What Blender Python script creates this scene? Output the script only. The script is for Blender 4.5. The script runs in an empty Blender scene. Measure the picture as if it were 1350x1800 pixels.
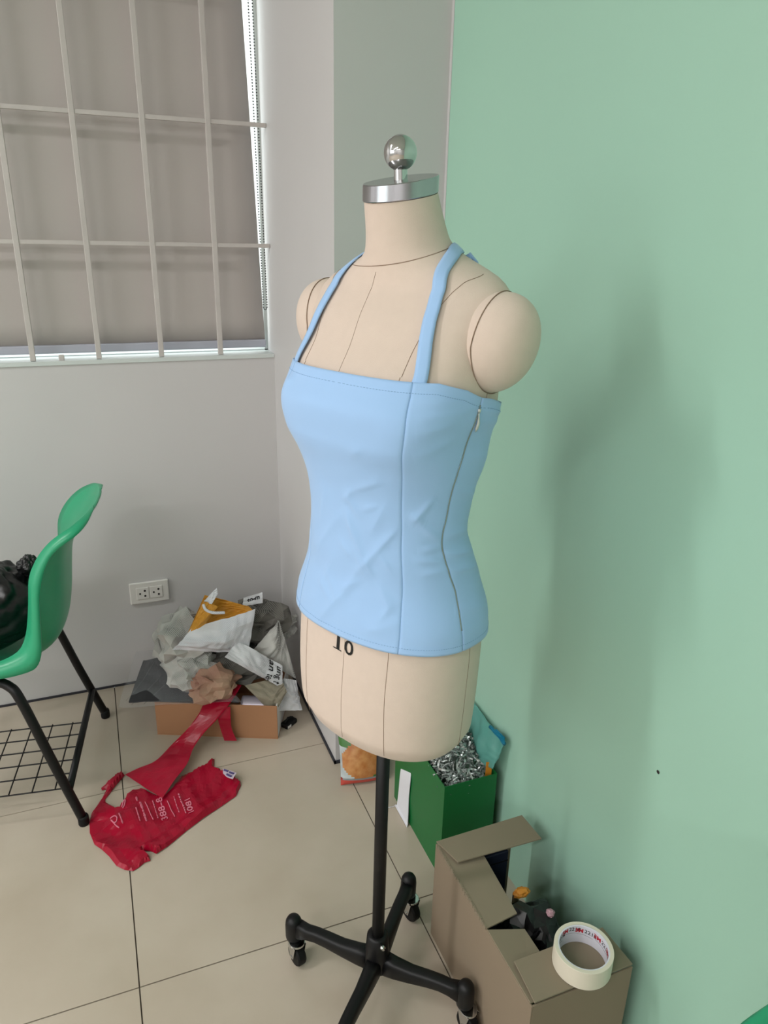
import bpy, bmesh, math, random
import numpy as np
from mathutils import Vector, Matrix, noise

# ------------------------------------------------------------------ camera, world, light, exposure
scene = bpy.context.scene
COL = scene.collection
YAW, PITCH, ROLL, CAM_H = 0.38002, 0.35725, 0.02216, 1.413

cam_data = bpy.data.cameras.new('camera')
cam_data.sensor_fit = 'VERTICAL'
cam_data.sensor_height = 36.0
cam_data.lens = 1293.8 / 1800.0 * 36.0
cam_data.clip_start = 0.02
cam = bpy.data.objects.new('camera', cam_data)
COL.objects.link(cam)
_fw = Vector((math.sin(YAW) * math.cos(PITCH), math.cos(YAW) * math.cos(PITCH), -math.sin(PITCH)))
_r0 = Vector((math.cos(YAW), -math.sin(YAW), 0))
_u0 = _r0.cross(_fw)
_r = _r0 * math.cos(ROLL) + _u0 * math.sin(ROLL)
_u = -_r0 * math.sin(ROLL) + _u0 * math.cos(ROLL)
cam.matrix_world = Matrix(((_r.x, _u.x, -_fw.x, 0), (_r.y, _u.y, -_fw.y, 0), (_r.z, _u.z, -_fw.z, CAM_H), (0, 0, 0, 1)))
scene.camera = cam

world = bpy.data.worlds.new('overcast_sky')
scene.world = world
world.use_nodes = True
bg = world.node_tree.nodes['Background']
bg.inputs[0].default_value = (0.92, 1.0, 0.98, 1)
bg.inputs[1].default_value = 2.6

vs = scene.view_settings
vs.view_transform = 'Standard'
vs.look = 'None'
vs.gamma = 1.0
vs.use_curve_mapping = False
vs.exposure = 0.17
LAMP_POWER = 22.0

R = math.radians


# ------------------------------------------------------------------ materials
def srgb(r, g, b):
    def f(c):
        c /= 255.0
        return c / 12.92 if c <= 0.04045 else ((c + 0.055) / 1.055) ** 2.4
    return (f(r), f(g), f(b), 1)


MATS = {}


def mat(name, rgb, rough=0.6, metal=0.0, var=0.0, scale=8.0, bump=0.0, bscale=60.0, alpha=1.0, spec=0.5,
        trans=0.0, sheen=0.0, coat=0.0, rgb2=None, detail=3.0, stretch=None, transl=0.0):
    if name in MATS:
        return MATS[name]
    m = bpy.data.materials.new(name)
    m.use_nodes = True
    nt = m.node_tree
    b = nt.nodes['Principled BSDF']
    c = srgb(*rgb)
    b.inputs['Base Color'].default_value = c
    b.inputs['Roughness'].default_value = rough
    b.inputs['Metallic'].default_value = metal
    b.inputs['Specular IOR Level'].default_value = spec
    b.inputs['Alpha'].default_value = alpha
    b.inputs['Transmission Weight'].default_value = trans
    b.inputs['Sheen Weight'].default_value = sheen
    b.inputs['Coat Weight'].default_value = coat
    tc = nt.nodes.new('ShaderNodeTexCoord')
    mp = nt.nodes.new('ShaderNodeMapping')
    nt.links.new(tc.outputs['Object'], mp.inputs[0])
    if stretch:
        mp.inputs['Scale'].default_value = stretch
    if var > 0 or rgb2:
        n = nt.nodes.new('ShaderNodeTexNoise')
        n.inputs['Scale'].default_value = scale
        n.inputs['Detail'].default_value = detail
        nt.links.new(mp.outputs[0], n.inputs['Vector'])
        rp = nt.nodes.new('ShaderNodeValToRGB')
        rp.color_ramp.elements[0].position = 0.3
        rp.color_ramp.elements[1].position = 0.7
        c2 = srgb(*rgb2) if rgb2 else tuple(x * (1 - var) for x in c[:3]) + (1,)
        rp.color_ramp.elements[0].color = c2
        rp.color_ramp.elements[1].color = c
        nt.links.new(n.outputs['Fac'], rp.inputs[0])
        nt.links.new(rp.outputs[0], b.inputs['Base Color'])
    if bump > 0:
        n2 = nt.nodes.new('ShaderNodeTexNoise')
        n2.inputs['Scale'].default_value = bscale
        n2.inputs['Detail'].default_value = 4
        nt.links.new(mp.outputs[0], n2.inputs['Vector'])
        bp = nt.nodes.new('ShaderNodeBump')
        bp.inputs['Strength'].default_value = bump
        bp.inputs['Distance'].default_value = 0.002
        nt.links.new(n2.outputs['Fac'], bp.inputs['Height'])
        nt.links.new(bp.outputs[0], b.inputs['Normal'])
    if transl > 0:
        tr = nt.nodes.new('ShaderNodeBsdfTranslucent')
        tr.inputs[0].default_value = c
        mx = nt.nodes.new('ShaderNodeMixShader')
        mx.inputs[0].default_value = transl
        out = nt.nodes['Material Output']
        nt.links.new(b.outputs[0], mx.inputs[1])
        nt.links.new(tr.outputs[0], mx.inputs[2])
        nt.links.new(mx.outputs[0], out.inputs[0])
    MATS[name] = m
    return m


def emat(name, rgb, strength):
    m = bpy.data.materials.new(name)
    m.use_nodes = True
    b = m.node_tree.nodes['Principled BSDF']
    b.inputs['Base Color'].default_value = rgb
    b.inputs['Emission Color'].default_value = rgb
    b.inputs['Emission Strength'].default_value = strength
    return m


def newsprint(name, rgb, ink, scale=1.0):
    """paper with rows of small unreadable print"""
    m = mat(name, rgb, rough=0.85, var=0.08, scale=14)
    nt = m.node_tree
    b = nt.nodes['Principled BSDF']
    tc = nt.nodes.new('ShaderNodeTexCoord')
    mp = nt.nodes.new('ShaderNodeMapping')
    mp.inputs['Rotation'].default_value = (0.5, 0.7, 0.4)
    nt.links.new(tc.outputs['Object'], mp.inputs[0])
    w = nt.nodes.new('ShaderNodeTexWave')
    w.inputs['Scale'].default_value = 95 * scale
    w.inputs['Distortion'].default_value = 3.0
    w.inputs['Detail'].default_value = 1
    nt.links.new(mp.outputs[0], w.inputs['Vector'])
    n = nt.nodes.new('ShaderNodeTexNoise')
    n.inputs['Scale'].default_value = 16
    nt.links.new(mp.outputs[0], n.inputs['Vector'])
    r1 = nt.nodes.new('ShaderNodeValToRGB')
    r1.color_ramp.elements[0].position = 0.45
    r1.color_ramp.elements[1].position = 0.62
    nt.links.new(n.outputs['Fac'], r1.inputs[0])
    n.inputs['Detail'].default_value = 1
    mu = nt.nodes.new('ShaderNodeMath')
    mu.operation = 'MULTIPLY'
    nt.links.new(w.outputs['Fac'], mu.inputs[0])
    nt.links.new(r1.outputs[0], mu.inputs[1])
    mx = nt.nodes.new('ShaderNodeMix')
    mx.data_type = 'RGBA'
    nt.links.new(mu.outputs[0], mx.inputs[0])
    src = b.inputs['Base Color'].links[0].from_socket
    nt.links.new(src, mx.inputs[6])
    mx.inputs[7].default_value = srgb(*ink)
    nt.links.new(mx.outputs[2], b.inputs['Base Color'])
    return m


def clear_film(name, tint, amount):
    m = bpy.data.materials.new(name)
    m.use_nodes = True
    nt = m.node_tree
    b = nt.nodes['Principled BSDF']
    b.inputs['Base Color'].default_value = srgb(*tint)
    b.inputs['Roughness'].default_value = 0.12
    t = nt.nodes.new('ShaderNodeBsdfTransparent')
    mx = nt.nodes.new('ShaderNodeMixShader')
    mx.inputs[0].default_value = amount
    nt.links.new(t.outputs[0], mx.inputs[1])
    nt.links.new(b.outputs[0], mx.inputs[2])
    nt.links.new(mx.outputs[0], nt.nodes['Material Output'].inputs[0])
    return m


M_WALL = mat('white_wall_paint', (204, 202, 202), 0.55, var=0.05, scale=1.6, bump=0.05, bscale=140)
M_GREEN = mat('mint_green_wall_paint', (166, 208, 188), 0.42, var=0.035, scale=1.3, bump=0.05, bscale=90)
M_CEIL = mat('ceiling_paint', (220, 220, 216), 0.8)
M_TILE = mat('beige_polished_tile', (194, 182, 166), 0.24, var=0.10, scale=5.0, bump=0.02, bscale=30, rgb2=(184, 171, 154), detail=6)
M_GROUT = mat('dark_grout', (88, 80, 72), 0.9)
M_SKIRT = mat('black_skirting_line', (42, 42, 50), 0.6)
M_ALU = mat('white_powder_coated_frame', (205, 212, 210), 0.4)
M_BAR = mat('painted_steel_bar', (196, 190, 186), 0.45, var=0.08, scale=20)
M_BLIND = mat('taupe_blind_fabric', (190, 183, 179), 0.8, var=0.03, scale=3, transl=0.06)
M_RAIL = mat('grey_plastic_rail', (176, 178, 190), 0.4)
M_BEAD = mat('dark_bead_chain', (38, 40, 40), 0.5)
M_LINEN = mat('beige_linen_cover', (216, 198, 184), 0.85, var=0.03, scale=60, bump=0.12, bscale=900, sheen=0.1)
M_SEAM = mat('brown_seam_thread', (146, 124, 106), 0.9)  # faint brown of the seam lines themselves
M_CHROME = mat('polished_chrome', (200, 200, 200), 0.06, metal=1.0)
M_STEEL = mat('brushed_steel', (176, 176, 180), 0.22, metal=1.0, bump=0.03, bscale=200)
M_BLACK = mat('black_powder_coat', (11, 11, 13), 0.45, bump=0.03, bscale=300, spec=0.35)
M_RUBBER = mat('black_rubber', (9, 9, 10), 0.6, spec=0.3)
M_INK = mat('black_print', (20, 18, 18), 0.8)
M_BLUE = mat('pale_blue_crepe', (160, 197, 240), 0.75, var=0.03, scale=5, bump=0.06, bscale=1200, sheen=0.25)
M_BLUESEAM = mat('blue_seam_thread', (128, 164, 205), 0.85)
M_ZIP = mat('zipper_tape', (128, 142, 138), 0.6)
M_ZIPMETAL = mat('white_zip_pull', (205, 210, 205), 0.3, metal=0.4)
M_CHAIR = mat('green_plastic_shell', (42, 158, 114), 0.32, var=0.05, scale=4)
M_BLACKBAG = mat('black_bin_liner', (14, 14, 16), 0.35)
M_PLATE = mat('white_outlet_plastic', (222, 220, 216), 0.35)
M_HOLE = mat('outlet_slot_dark', (35, 30, 30), 0.7)
M_CARD = mat('brown_corrugated_card', (140, 124, 104), 0.85, var=0.06, scale=3, bump=0.05, bscale=120)
M_CARDIN = mat('card_inside', (138, 126, 106), 0.85, var=0.05, scale=4)
M_CARDEDGE = mat('card_cut_edge', (112, 92, 70), 0.9, var=0.2, scale=200)
M_KRAFT = mat('orange_brown_carton', (168, 122, 88), 0.8, var=0.05, scale=5)
M_NEWS = newsprint('grey_newsprint', (196, 196, 192), (128, 128, 126))
M_NEWS2 = newsprint('white_newsprint', (222, 224, 228), (168, 168, 172), 1.3)
M_NEWS3 = newsprint('gap_shaded_newsprint', (118, 116, 110), (52, 52, 50), 0.8)  # dark paper, colour deepened to stand for shade in gaps of the heap
M_BROWNP = mat('brown_packing_paper', (178, 148, 124), 0.8, var=0.18, scale=8, rgb2=(150, 105, 92))
M_ENVW = newsprint('white_envelope_paper', (224, 226, 232), (196, 200, 208), 1.0)
M_ENVY = mat('yellow_envelope_lining', (212, 150, 48), 0.6, var=0.15, scale=10)
M_RED = mat('red_plastic_film', (182, 10, 50), 0.28, var=0.10, scale=8, alpha=0.93, transl=0.18)
M_REDPRINT = mat('pale_pink_print', (212, 118, 138), 0.6)
M_DARKCLOTH = mat('charcoal_cloth', (52, 52, 56), 0.8)
M_FILM = clear_film('clear_plastic_film', (190, 190, 195), 0.22)
M_GBAG = mat('green_paper_bag', (16, 108, 52), 0.45, var=0.05, scale=6)
M_GBAGIN = mat('green_bag_lining', (40, 120, 75), 0.7)
M_RIBBON = mat('white_webbing', (226, 226, 232), 0.7, bump=0.1, bscale=500)
M_TEAL = mat('teal_zip_bag', (120, 190, 180), 0.2, alpha=0.62, transl=0.2)
M_TEALEDGE = mat('blue_zip_edge', (0, 110, 140), 0.3)
M_SHRED = mat('silver_shred', (205, 212, 210), 0.22, metal=0.55, var=0.35, scale=60)
M_SNACK = mat('printed_snack_film', (205, 150, 95), 0.3, var=0.25, scale=45, rgb2=(176, 105, 50))
M_SNACKG = mat('snack_green_print', (72, 120, 62), 0.3)
M_SNACKW = mat('snack_white_print', (196, 204, 206), 0.3, var=0.25, scale=40)
M_SNACKR = mat('snack_red_print', (190, 72, 62), 0.3)
M_TAPE = mat('cream_masking_tape', (222, 214, 196), 0.6, bump=0.03, bscale=300)
M_TAPEIN = mat('white_core_card', (222, 220, 230), 0.5)
M_REDINK = mat('red_print', (190, 30, 50), 0.6)
M_NAVY = mat('navy_box', (18, 22, 44), 0.5)
M_ORANGE = mat('orange_scrap', (200, 130, 40), 0.5)
M_PINK = mat('pink_scrap', (180, 140, 150), 0.5)


# ------------------------------------------------------------------ helpers
def link(name, me, material=None, parent=None, smooth=False):
    o = bpy.data.objects.new(name, me)
    COL.objects.link(o)
    if material:
        me.materials.append(material)
    if parent:
        o.parent = parent
    if smooth:
        me.polygons.foreach_set('use_smooth', [True] * len(me.polygons))
    return o


def tag(o, label, cat, group=None):
    o['label'] = label
    o['category'] = cat
    if group:
        o['group'] = group
    return o


def thing(name, label, cat, loc=(0, 0, 0), rotz=0.0, group=None):
    o = bpy.data.objects.new(name, None)
    o.empty_display_size = 0.05
    COL.objects.link(o)
    o.location = loc
    o.rotation_euler = (0, 0, rotz)
    return tag(o, label, cat, group)


class MB:
    """collects vertices and faces for ONE mesh object"""
    def __init__(self):
        self.v, self.f = [], []

    def add(self, vs, fs):
        n = len(self.v)
        self.v += [tuple(p) for p in vs]
        self.f += [tuple(i + n for i in f) for f in fs]
        return self

    def box(self, a, b):
        (x0, y0, z0), (x1, y1, z1) = a, b
        return self.add([(x0, y0, z0), (x1, y0, z0), (x1, y1, z0), (x0, y1, z0), (x0, y0, z1), (x1, y0, z1), (x1, y1, z1), (x0, y1, z1)],
                        [(0, 3, 2, 1), (4, 5, 6, 7), (0, 1, 5, 4), (1, 2, 6, 5), (2, 3, 7, 6), (3, 0, 4, 7)])

    def grid(self, rows, close_u=False, close_v=False):
        nv, nu = len(rows), len(rows[0])
        vs = [p for r in rows for p in r]
        fs = []
        for j in range(nv if close_v else nv - 1):
            for i in range(nu if close_u else nu - 1):
                a = j * nu + i
                b = j * nu + (i + 1) % nu
                c = ((j + 1) % nv) * nu + (i + 1) % nu
                d = ((j + 1) % nv) * nu + i
                fs.append((a, b, c, d))
        return self.add(vs, fs)

    def lathe(self, prof, n=32, center=(0, 0, 0), cap=True):
        rows = []
        for r, z in prof:
            rows.append([(center[0] + r * math.cos(2 * math.pi * i / n), center[1] + r * math.sin(2 * math.pi * i / n), center[2] + z) for i in range(n)])
        base = len(self.v)
        self.grid(rows, close_u=True)
        if cap:
            self.f.append(tuple(base + i for i in range(n))[::-1])
            k = base + (len(prof) - 1) * n
            self.f.append(tuple(k + i for i in range(n)))
        return self

    def tube(self, pts, rad, n=10, cap=True, closed=False):
        pts = [Vector(p) for p in pts]
        rads = rad if isinstance(rad, (list, tuple)) else [rad] * len(pts)
        rows = []
        up = None
        for i, p in enumerate(pts):
            if closed:
                t = (pts[(i + 1) % len(pts)] - pts[i - 1]).normalized()
            else:
                t = (pts[min(i + 1, len(pts) - 1)] - pts[max(i - 1, 0)]).normalized()
            if up is None:
                up = Vector((0, 0, 1)) if abs(t.z) < 0.9 else Vector((1, 0, 0))
            s = t.cross(up).normalized()
            up = s.cross(t).normalized()
            rows.append([p + (s * math.cos(2 * math.pi * k / n) + up * math.sin(2 * math.pi * k / n)) * rads[i] for k in range(n)])
        base = len(self.v)
        self.grid(rows, close_u=True, close_v=closed)
        if cap and not closed:
            self.f.append(tuple(base + i for i in range(n))[::-1])
            k = base + (len(rows) - 1) * n
            self.f.append(tuple(k + i for i in range(n)))
        return self

    def ellipsoid(self, c, r, nu=20, nv=12, fn=None):
        rows = []
        for j in range(nv + 1):
            t = -math.pi / 2 + math.pi * j / nv
            row = []
            for i in range(nu):
                a = 2 * math.pi * i / nu
                d = Vector((math.cos(a) * math.cos(t), math.sin(a) * math.cos(t), math.sin(t)))
                k = fn(d) if fn else 1.0
                row.append((c[0] + r[0] * d.x * k, c[1] + r[1] * d.y * k, c[2] + r[2] * d.z * k))
            rows.append(row)
        return self.grid(rows, close_u=True)

    def mesh(self, name):
        me = bpy.data.meshes.new(name)
        me.from_pydata(self.v, [], self.f)
        me.validate()
        return me

    def build(self, name, material, parent=None, smooth=False, bevel=0.0, seg=2, solid=0.0, weld=True):
        me = self.mesh(name)
        bm = bmesh.new()
        bm.from_mesh(me)
        if weld:
            bmesh.ops.remove_doubles(bm, verts=bm.verts, dist=1e-6)
        bmesh.ops.recalc_face_normals(bm, faces=bm.faces)
        bm.to_mesh(me)
        bm.free()
        o = link(name, me, material, parent, smooth)
        if bevel > 0:
            md = o.modifiers.new('bevel', 'BEVEL')
            md.width = bevel
            md.segments = seg
            md.limit_method = 'ANGLE'
            md.angle_limit = R(40)
        if solid:
            md = o.modifiers.new('thickness', 'SOLIDIFY')
            md.thickness = abs(solid)
            md.offset = -1 if solid > 0 else 1
        return o


def structure(o):
    o['kind'] = 'structure'
    return o


def pchip(xs, ys):
    """smooth monotone interpolation through a table"""
    xs = np.array(xs, float)
    ys = np.array(ys, float)
    h = np.diff(xs)
    d = np.diff(ys) / h
    m = np.zeros(len(xs))
    m[0], m[-1] = d[0], d[-1]
    for i in range(1, len(xs) - 1):
        if d[i - 1] * d[i] > 0:
            w1, w2 = 2 * h[i] + h[i - 1], h[i] + 2 * h[i - 1]
            m[i] = (w1 + w2) / (w1 / d[i - 1] + w2 / d[i])

    def f(x):
        x = min(max(x, xs[0]), xs[-1])
        i = min(max(int(np.searchsorted(xs, x)) - 1, 0), len(xs) - 2)
        t = (x - xs[i]) / h[i]
        return float((2 * t**3 - 3 * t**2 + 1) * ys[i] + (t**3 - 2 * t**2 + t) * h[i] * m[i] + (-2 * t**3 + 3 * t**2) * ys[i + 1] + (t**3 - t**2) * h[i] * m[i + 1])
    return f


def text_mesh(s, size, subdiv=0, bold=0.0):
    """text as a flat mesh in its own xy plane, centred"""
    cu = bpy.data.curves.new('lettering', 'FONT')
    cu.body = s
    cu.size = size
    cu.align_x = 'CENTER'
    cu.align_y = 'CENTER'
    cu.offset = bold
    cu.resolution_u = 3
    ob = bpy.data.objects.new('lettering', cu)
    COL.objects.link(ob)
    dg = bpy.context.evaluated_depsgraph_get()
    me = bpy.data.meshes.new_from_object(ob.evaluated_get(dg))
    bpy.data.objects.remove(ob)
    if subdiv:
        bm = bmesh.new()
        bm.from_mesh(me)
        for _ in range(subdiv):
            bmesh.ops.triangulate(bm, faces=bm.faces)
            long = [e for e in bm.edges if e.calc_length() > size * 0.25]
            if long:
                bmesh.ops.subdivide_edges(bm, edges=long, cuts=1)
        bm.to_mesh(me)
        bm.free()
    me.materials.clear()
    return me


def map_mesh(me, fn):
    for v in me.vertices:
        v.co = fn(v.co.x, v.co.y)
    me.update()
    return me


def tri(x):
    return abs((x % 1.0) * 2 - 1)


def fold_fn(seed, n=6, f0=1.2, f1=4.0, amp=0.2):
    rnd = random.Random(seed)
    ks = []
    for i in range(n):
        d = Vector((rnd.gauss(0, 1), rnd.gauss(0, 1), rnd.gauss(0, 1))).normalized()
        f = f0 + (f1 - f0) * i / max(1, n - 1)
        ks.append((d * f, rnd.random(), amp * (f0 / f)))
    off = Vector((rnd.random() * 9, rnd.random() * 9, rnd.random() * 9))

    def fn(p):
        w_ = p * 1.3 + off
        q = p + Vector((noise.noise(w_), noise.noise(w_ + Vector((7.3, 1.9, 4.1))), noise.noise(w_ + Vector((2.7, 8.4, 5.6))))) * 0.25
        return sum(a * (tri(q.dot(k) + ph) - 0.5) for k, ph, a in ks)
    return fn


def crumple(name, c, r, seed, material, parent=None, amp=0.20, corners=5, **_):
    """a crushed ball of paper: sharp facets with loose corners standing out"""
    rnd = random.Random(seed)
    bm = bmesh.new()
    bmesh.ops.create_icosphere(bm, subdivisions=3, radius=1.0)
    low = fold_fn(seed, 4, 0.7, 2.0, amp * 1.1)
    for v in bm.verts:
        d = v.co.normalized()
        v.co = d * (1.0 + low(d) + rnd.uniform(-amp, amp) * 0.55) + Vector((rnd.uniform(-1, 1), rnd.uniform(-1, 1), rnd.uniform(-1, 1))) * 0.04
    bmesh.ops.subdivide_edges(bm, edges=bm.edges[:], cuts=1, use_grid_fill=True)
    bmesh.ops.triangulate(bm, faces=bm.faces[:])
    for v in bm.verts:
        v.co += Vector((rnd.uniform(-1, 1), rnd.uniform(-1, 1), rnd.uniform(-1, 1))) * 0.016
    for _k in range(corners):
        d = Vector((rnd.gauss(0, 1), rnd.gauss(0, 1) - 0.4, rnd.gauss(0, 1) + 0.3)).normalized()
        t = d.cross(Vector((rnd.gauss(0, 1), rnd.gauss(0, 1), rnd.gauss(0, 1)))).normalized()
        q = [d * 0.86 - t * 0.42, d * 0.84 + t * 0.40, d * rnd.uniform(1.18, 1.36) + t * rnd.uniform(-0.3, 0.3), d * 1.06 + t * 0.02 + t.cross(d) * 0.1]
        vv = [bm.verts.new(x) for x in q]
        for tr_ in ((0, 1, 3), (1, 2, 3), (2, 0, 3)):
            bm.faces.new([vv[i] for i in tr_])
    for v in bm.verts:
        v.co = Vector((v.co.x * r[0], v.co.y * r[1], v.co.z * r[2]))
    me = bpy.data.meshes.new(name)
    bm.to_mesh(me)
    bm.free()
    o = link(name, me, material, parent)
    o.location = c
    return o


def sheet(fn, nu=24, nv=24):
    return MB().grid([[fn(i / (nu - 1), j / (nv - 1)) for i in range(nu)] for j in range(nv)])


def bilin(p00, p10, p11, p01):
    a, b, c, d = map(Vector, (p00, p10, p11, p01))
    return lambda u, v: a * (1 - u) * (1 - v) + b * u * (1 - v) + c * u * v + d * (1 - u) * v


# ------------------------------------------------------------------ the room
XR, YB, XL, YF, ZC = 0.787, 2.254, -4.2, -3.6, 2.75      # right (green) wall, back wall, left wall, front wall, ceiling
PX, PY = 0.525, 1.645                                     # pillar corner
SILL, WTOP, WLEFT = 1.070, 2.36, -1.45

floor = structure(MB().box((XL, YF, -0.06), (XR, YB, -0.003)).build('floor', M_GROUT))
tile_mesh = None
TX, TY, G = 0.5925, 0.6005, 0.0014
for i in range(-8, 2):
    for j in range(-7, 3):
        x0, x1 = -0.0475 + i * TX + G, -0.0475 + (i + 1) * TX - G
        y0, y1 = 1.1400 + (j - 1) * TY + G, 1.1400 + j * TY - G
        x0, x1, y0, y1 = max(x0, XL), min(x1, XR), max(y0, YF), min(y1, YB)
        if x1 - x0 < 0.02 or y1 - y0 < 0.02:
            continue
        t = MB().box((x0, y0, -0.003), (x1, y1, 0.0)).build('floor_tile', M_TILE, floor)

# back wall with the window opening
wb = MB()
wb.box((XL, YB, 0), (PX + 0.004, YB + 0.12, SILL - 0.002))
wb.box((XL, YB, WTOP), (PX + 0.004, YB + 0.12, ZC))
wb.box((XL, YB, SILL), (WLEFT, YB + 0.12, WTOP))
structure(wb.build('wall_back', M_WALL))
structure(MB().box((PX, PY, 0), (XR + 0.1, YB + 0.3, ZC)).build('wall_pillar', M_WALL))
structure(MB().box((XR, YF, 0), (XR + 0.12, PY, ZC)).build('wall_right', M_GREEN))
structure(MB().box((XR - 0.0012, PY - 0.011, 0), (XR - 0.0002, PY - 0.0002, ZC)).build('trim_1', M_WALL))
wl = MB()
wl.box((XL - 0.15, YF, 0), (XL, YB, 0.95))
wl.box((XL - 0.15, YF, 2.3), (XL, YB, ZC))
wl.box((XL - 0.15, YF, 0.95), (XL, -1.2, 2.3))
wl.box((XL - 0.15, 1.5, 0.95), (XL, YB, 2.3))
structure(wl.build('wall_left', M_WALL))
structure(MB().box((XL, YF - 0.12, 0), (XR, YF, ZC)).build('wall_front', M_WALL))
structure(MB().box((XL - 0.15, YF - 0.12, ZC), (XR + 0.12, YB + 0.3, ZC + 0.1)).build('ceiling', M_CEIL))
structure(MB().box((XL, YB - 0.004, 0.0), (PX - 0.0005, YB - 0.0002, 0.007)).build('baseboard_back', M_SKIRT))
structure(MB().box((PX - 0.005, PY - 0.005, 0.0), (PX - 0.0003, YB - 0.004, 0.009)).box((PX - 0.005, PY - 0.005, 0.0), (XR - 0.002, PY - 0.0003, 0.009)).build('baseboard_pillar', M_SKIRT))

# windows
wf = MB()
GY = YB + 0.085
wf.box((WLEFT, GY, SILL), (PX, GY + 0.04, SILL + 0.004)).box((WLEFT, GY, WTOP - 0.03), (PX, GY + 0.04, WTOP))
wf.box((WLEFT, GY, SILL), (WLEFT + 0.03, GY + 0.04, WTOP)).box((PX - 0.010, GY, SILL), (PX, GY + 0.04, WTOP)).box((-0.5, GY, SILL), (-0.46, GY + 0.04, WTOP))
win = structure(wf.build('window_1', M_ALU))
glass = clear_film('window_glass', (225, 240, 236), 0.06)
for a, b in ((WLEFT + 0.03, -0.5), (-0.46, PX - 0.010)):
    MB().box((a, GY + 0.018, SILL + 0.004), (b, GY + 0.022, WTOP - 0.03)).build('pane', glass, win)
MB().box((WLEFT, YB - 0.004, SILL - 0.010), (PX - 0.001, GY, SILL + 0.001)).build('window_sill', M_ALU, win)
w2 = MB().box((XL - 0.1, -1.2, 0.95), (XL - 0.06, 1.5, 0.99)).box((XL - 0.1, -1.2, 2.26), (XL - 0.06, 1.5, 2.3)).box((XL - 0.1, -1.2, 0.95), (XL - 0.06, -1.16, 2.3)).box((XL - 0.1, 1.46, 0.95), (XL - 0.06, 1.5, 2.3)).box((XL - 0.1, 0.13, 0.95), (XL - 0.06, 0.17, 2.3))
structure(w2.build('window_2', M_ALU))

# ceiling lights
ltube = emat('lit_tube', (1.0, 0.98, 0.94, 1), 6.0)


def ceiling_light(x, y, label):
    t = thing('ceiling_light', label, 'light', (x, y, ZC))
    MB().box((-0.62, -0.09, -0.05), (0.62, 0.09, 0.0)).build('housing', M_ALU, t, bevel=0.01)
    for s in (-0.045, 0.045):
        MB().tube([(-0.58, s, -0.066), (0.58, s, -0.066)], 0.013, 10).build('tube', ltube, t, smooth=True)
    ld = bpy.data.lights.new('tube_light', 'AREA')
    ld.shape = 'RECTANGLE'
    ld.size, ld.size_y = 1.18, 0.17
    ld.energy = LAMP_POWER
    ld.color = (1.0, 0.985, 0.985)
    lo = bpy.data.objects.new('tube_light', ld)
    COL.objects.link(lo)
    lo.parent = t
    lo.location = (0, 0, -0.085)


ceiling_light(-1.75, 1.20, 'twin tube ceiling light nearest the barred window')
ceiling_light(-3.35, 1.20, 'twin tube ceiling light in the far left ceiling bay')
ceiling_light(-1.75, -0.80, 'twin tube ceiling light over the middle of the room')
ceiling_light(-3.35, -0.80, 'twin tube ceiling light by the left wall window')
ceiling_light(-1.75, -2.80, 'added shadow-softening twin tube light near the front wall, right hand row')  # this pair is added to soften wall shadows and brighten the pillar front
ceiling_light(-3.35, -2.80, 'added shadow-softening twin tube light near the front wall, left hand row')  # second of the added fill pair

# ------------------------------------------------------------------ window grille, blind, chain
gr = thing('window_grille', 'off-white welded steel burglar bars across the window', 'grille', (0, YB + 0.012, SILL))
BW = 0.0072
for k in range(-7, 3):
    xk = 0.021 + 0.1715 * k
    MB().box((xk - BW, -BW, 0.002), (xk + BW, BW, WTOP - SILL - 0.002)).build('vertical_bar', M_BAR, gr, bevel=0.0015)
for zk in (1.382, 1.698, 2.014):
    zz = zk - SILL
    m = MB()
    m.box((WLEFT, -0.005, zz - 0.0055), (PX - 0.001, 0.006, zz + 0.0055))
    m.build('horizontal_bar', M_BAR, gr, bevel=0.001)
MB().box((-0.085, -0.006, 0.0), (-0.07, 0.004, 0.016)).build('welded_foot', M_BAR, gr, bevel=0.002)

BY = YB + 0.062
bl = thing('roller_blind', 'taupe fabric roller blind pulled down behind the bars', 'blind', (0, BY, 1.105))
BXR0, BXR1 = 0.512, 0.468      # right edge at the bottom and at z = 2.3


def blind_fn(u, v):
    xr = BXR0 + (BXR1 - BXR0) * v
    return Vector((WLEFT + 0.02 + (xr - WLEFT - 0.02) * u, 0.0015 * math.sin(u * 9) * (1 - v), v * 1.24))


sheet(blind_fn, 30, 20).build('fabric', M_BLIND, bl, smooth=True, solid=0.0008)
MB().box((WLEFT + 0.02, -0.007, -0.022), (BXR0 + 0.002, 0.006, 0.002)).build('bottom_rail', M_RAIL, bl, bevel=0.004)
MB().tube([(WLEFT + 0.02, 0.02, 1.24), (BXR1, 0.02, 1.24)], 0.022, 14).build('roller', M_RAIL, bl, smooth=True)
ch = MB()
for k in range(152):
    z = 0.10 + k * 0.0075
    for s in (0, 1):
        x = 0.5085 - 0.020 * (z / 1.25) + s * 0.011
        ch.add([(x + dx * 0.0024, -0.018 + dy * 0.0024, z + dz * 0.0026) for dx, dy, dz in ((1, 0, 0), (-1, 0, 0), (0, 1, 0), (0, -1, 0), (0, 0, 1), (0, 0, -1))],
               [(0, 2, 4), (2, 1, 4), (1, 3, 4), (3, 0, 4), (2, 0, 5), (1, 2, 5), (3, 1, 5), (0, 3, 5)])
ch.tube([(0.5065, -0.018, 0.10), (0.509, -0.018, 0.094), (0.512, -0.018, 0.092), (0.515, -0.018, 0.094), (0.5175, -0.018, 0.10)], 0.0012, 6)
cho = ch.build('bead_chain', M_BEAD, bl, weld=False)
cho['kind'] = 'stuff'

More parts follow.
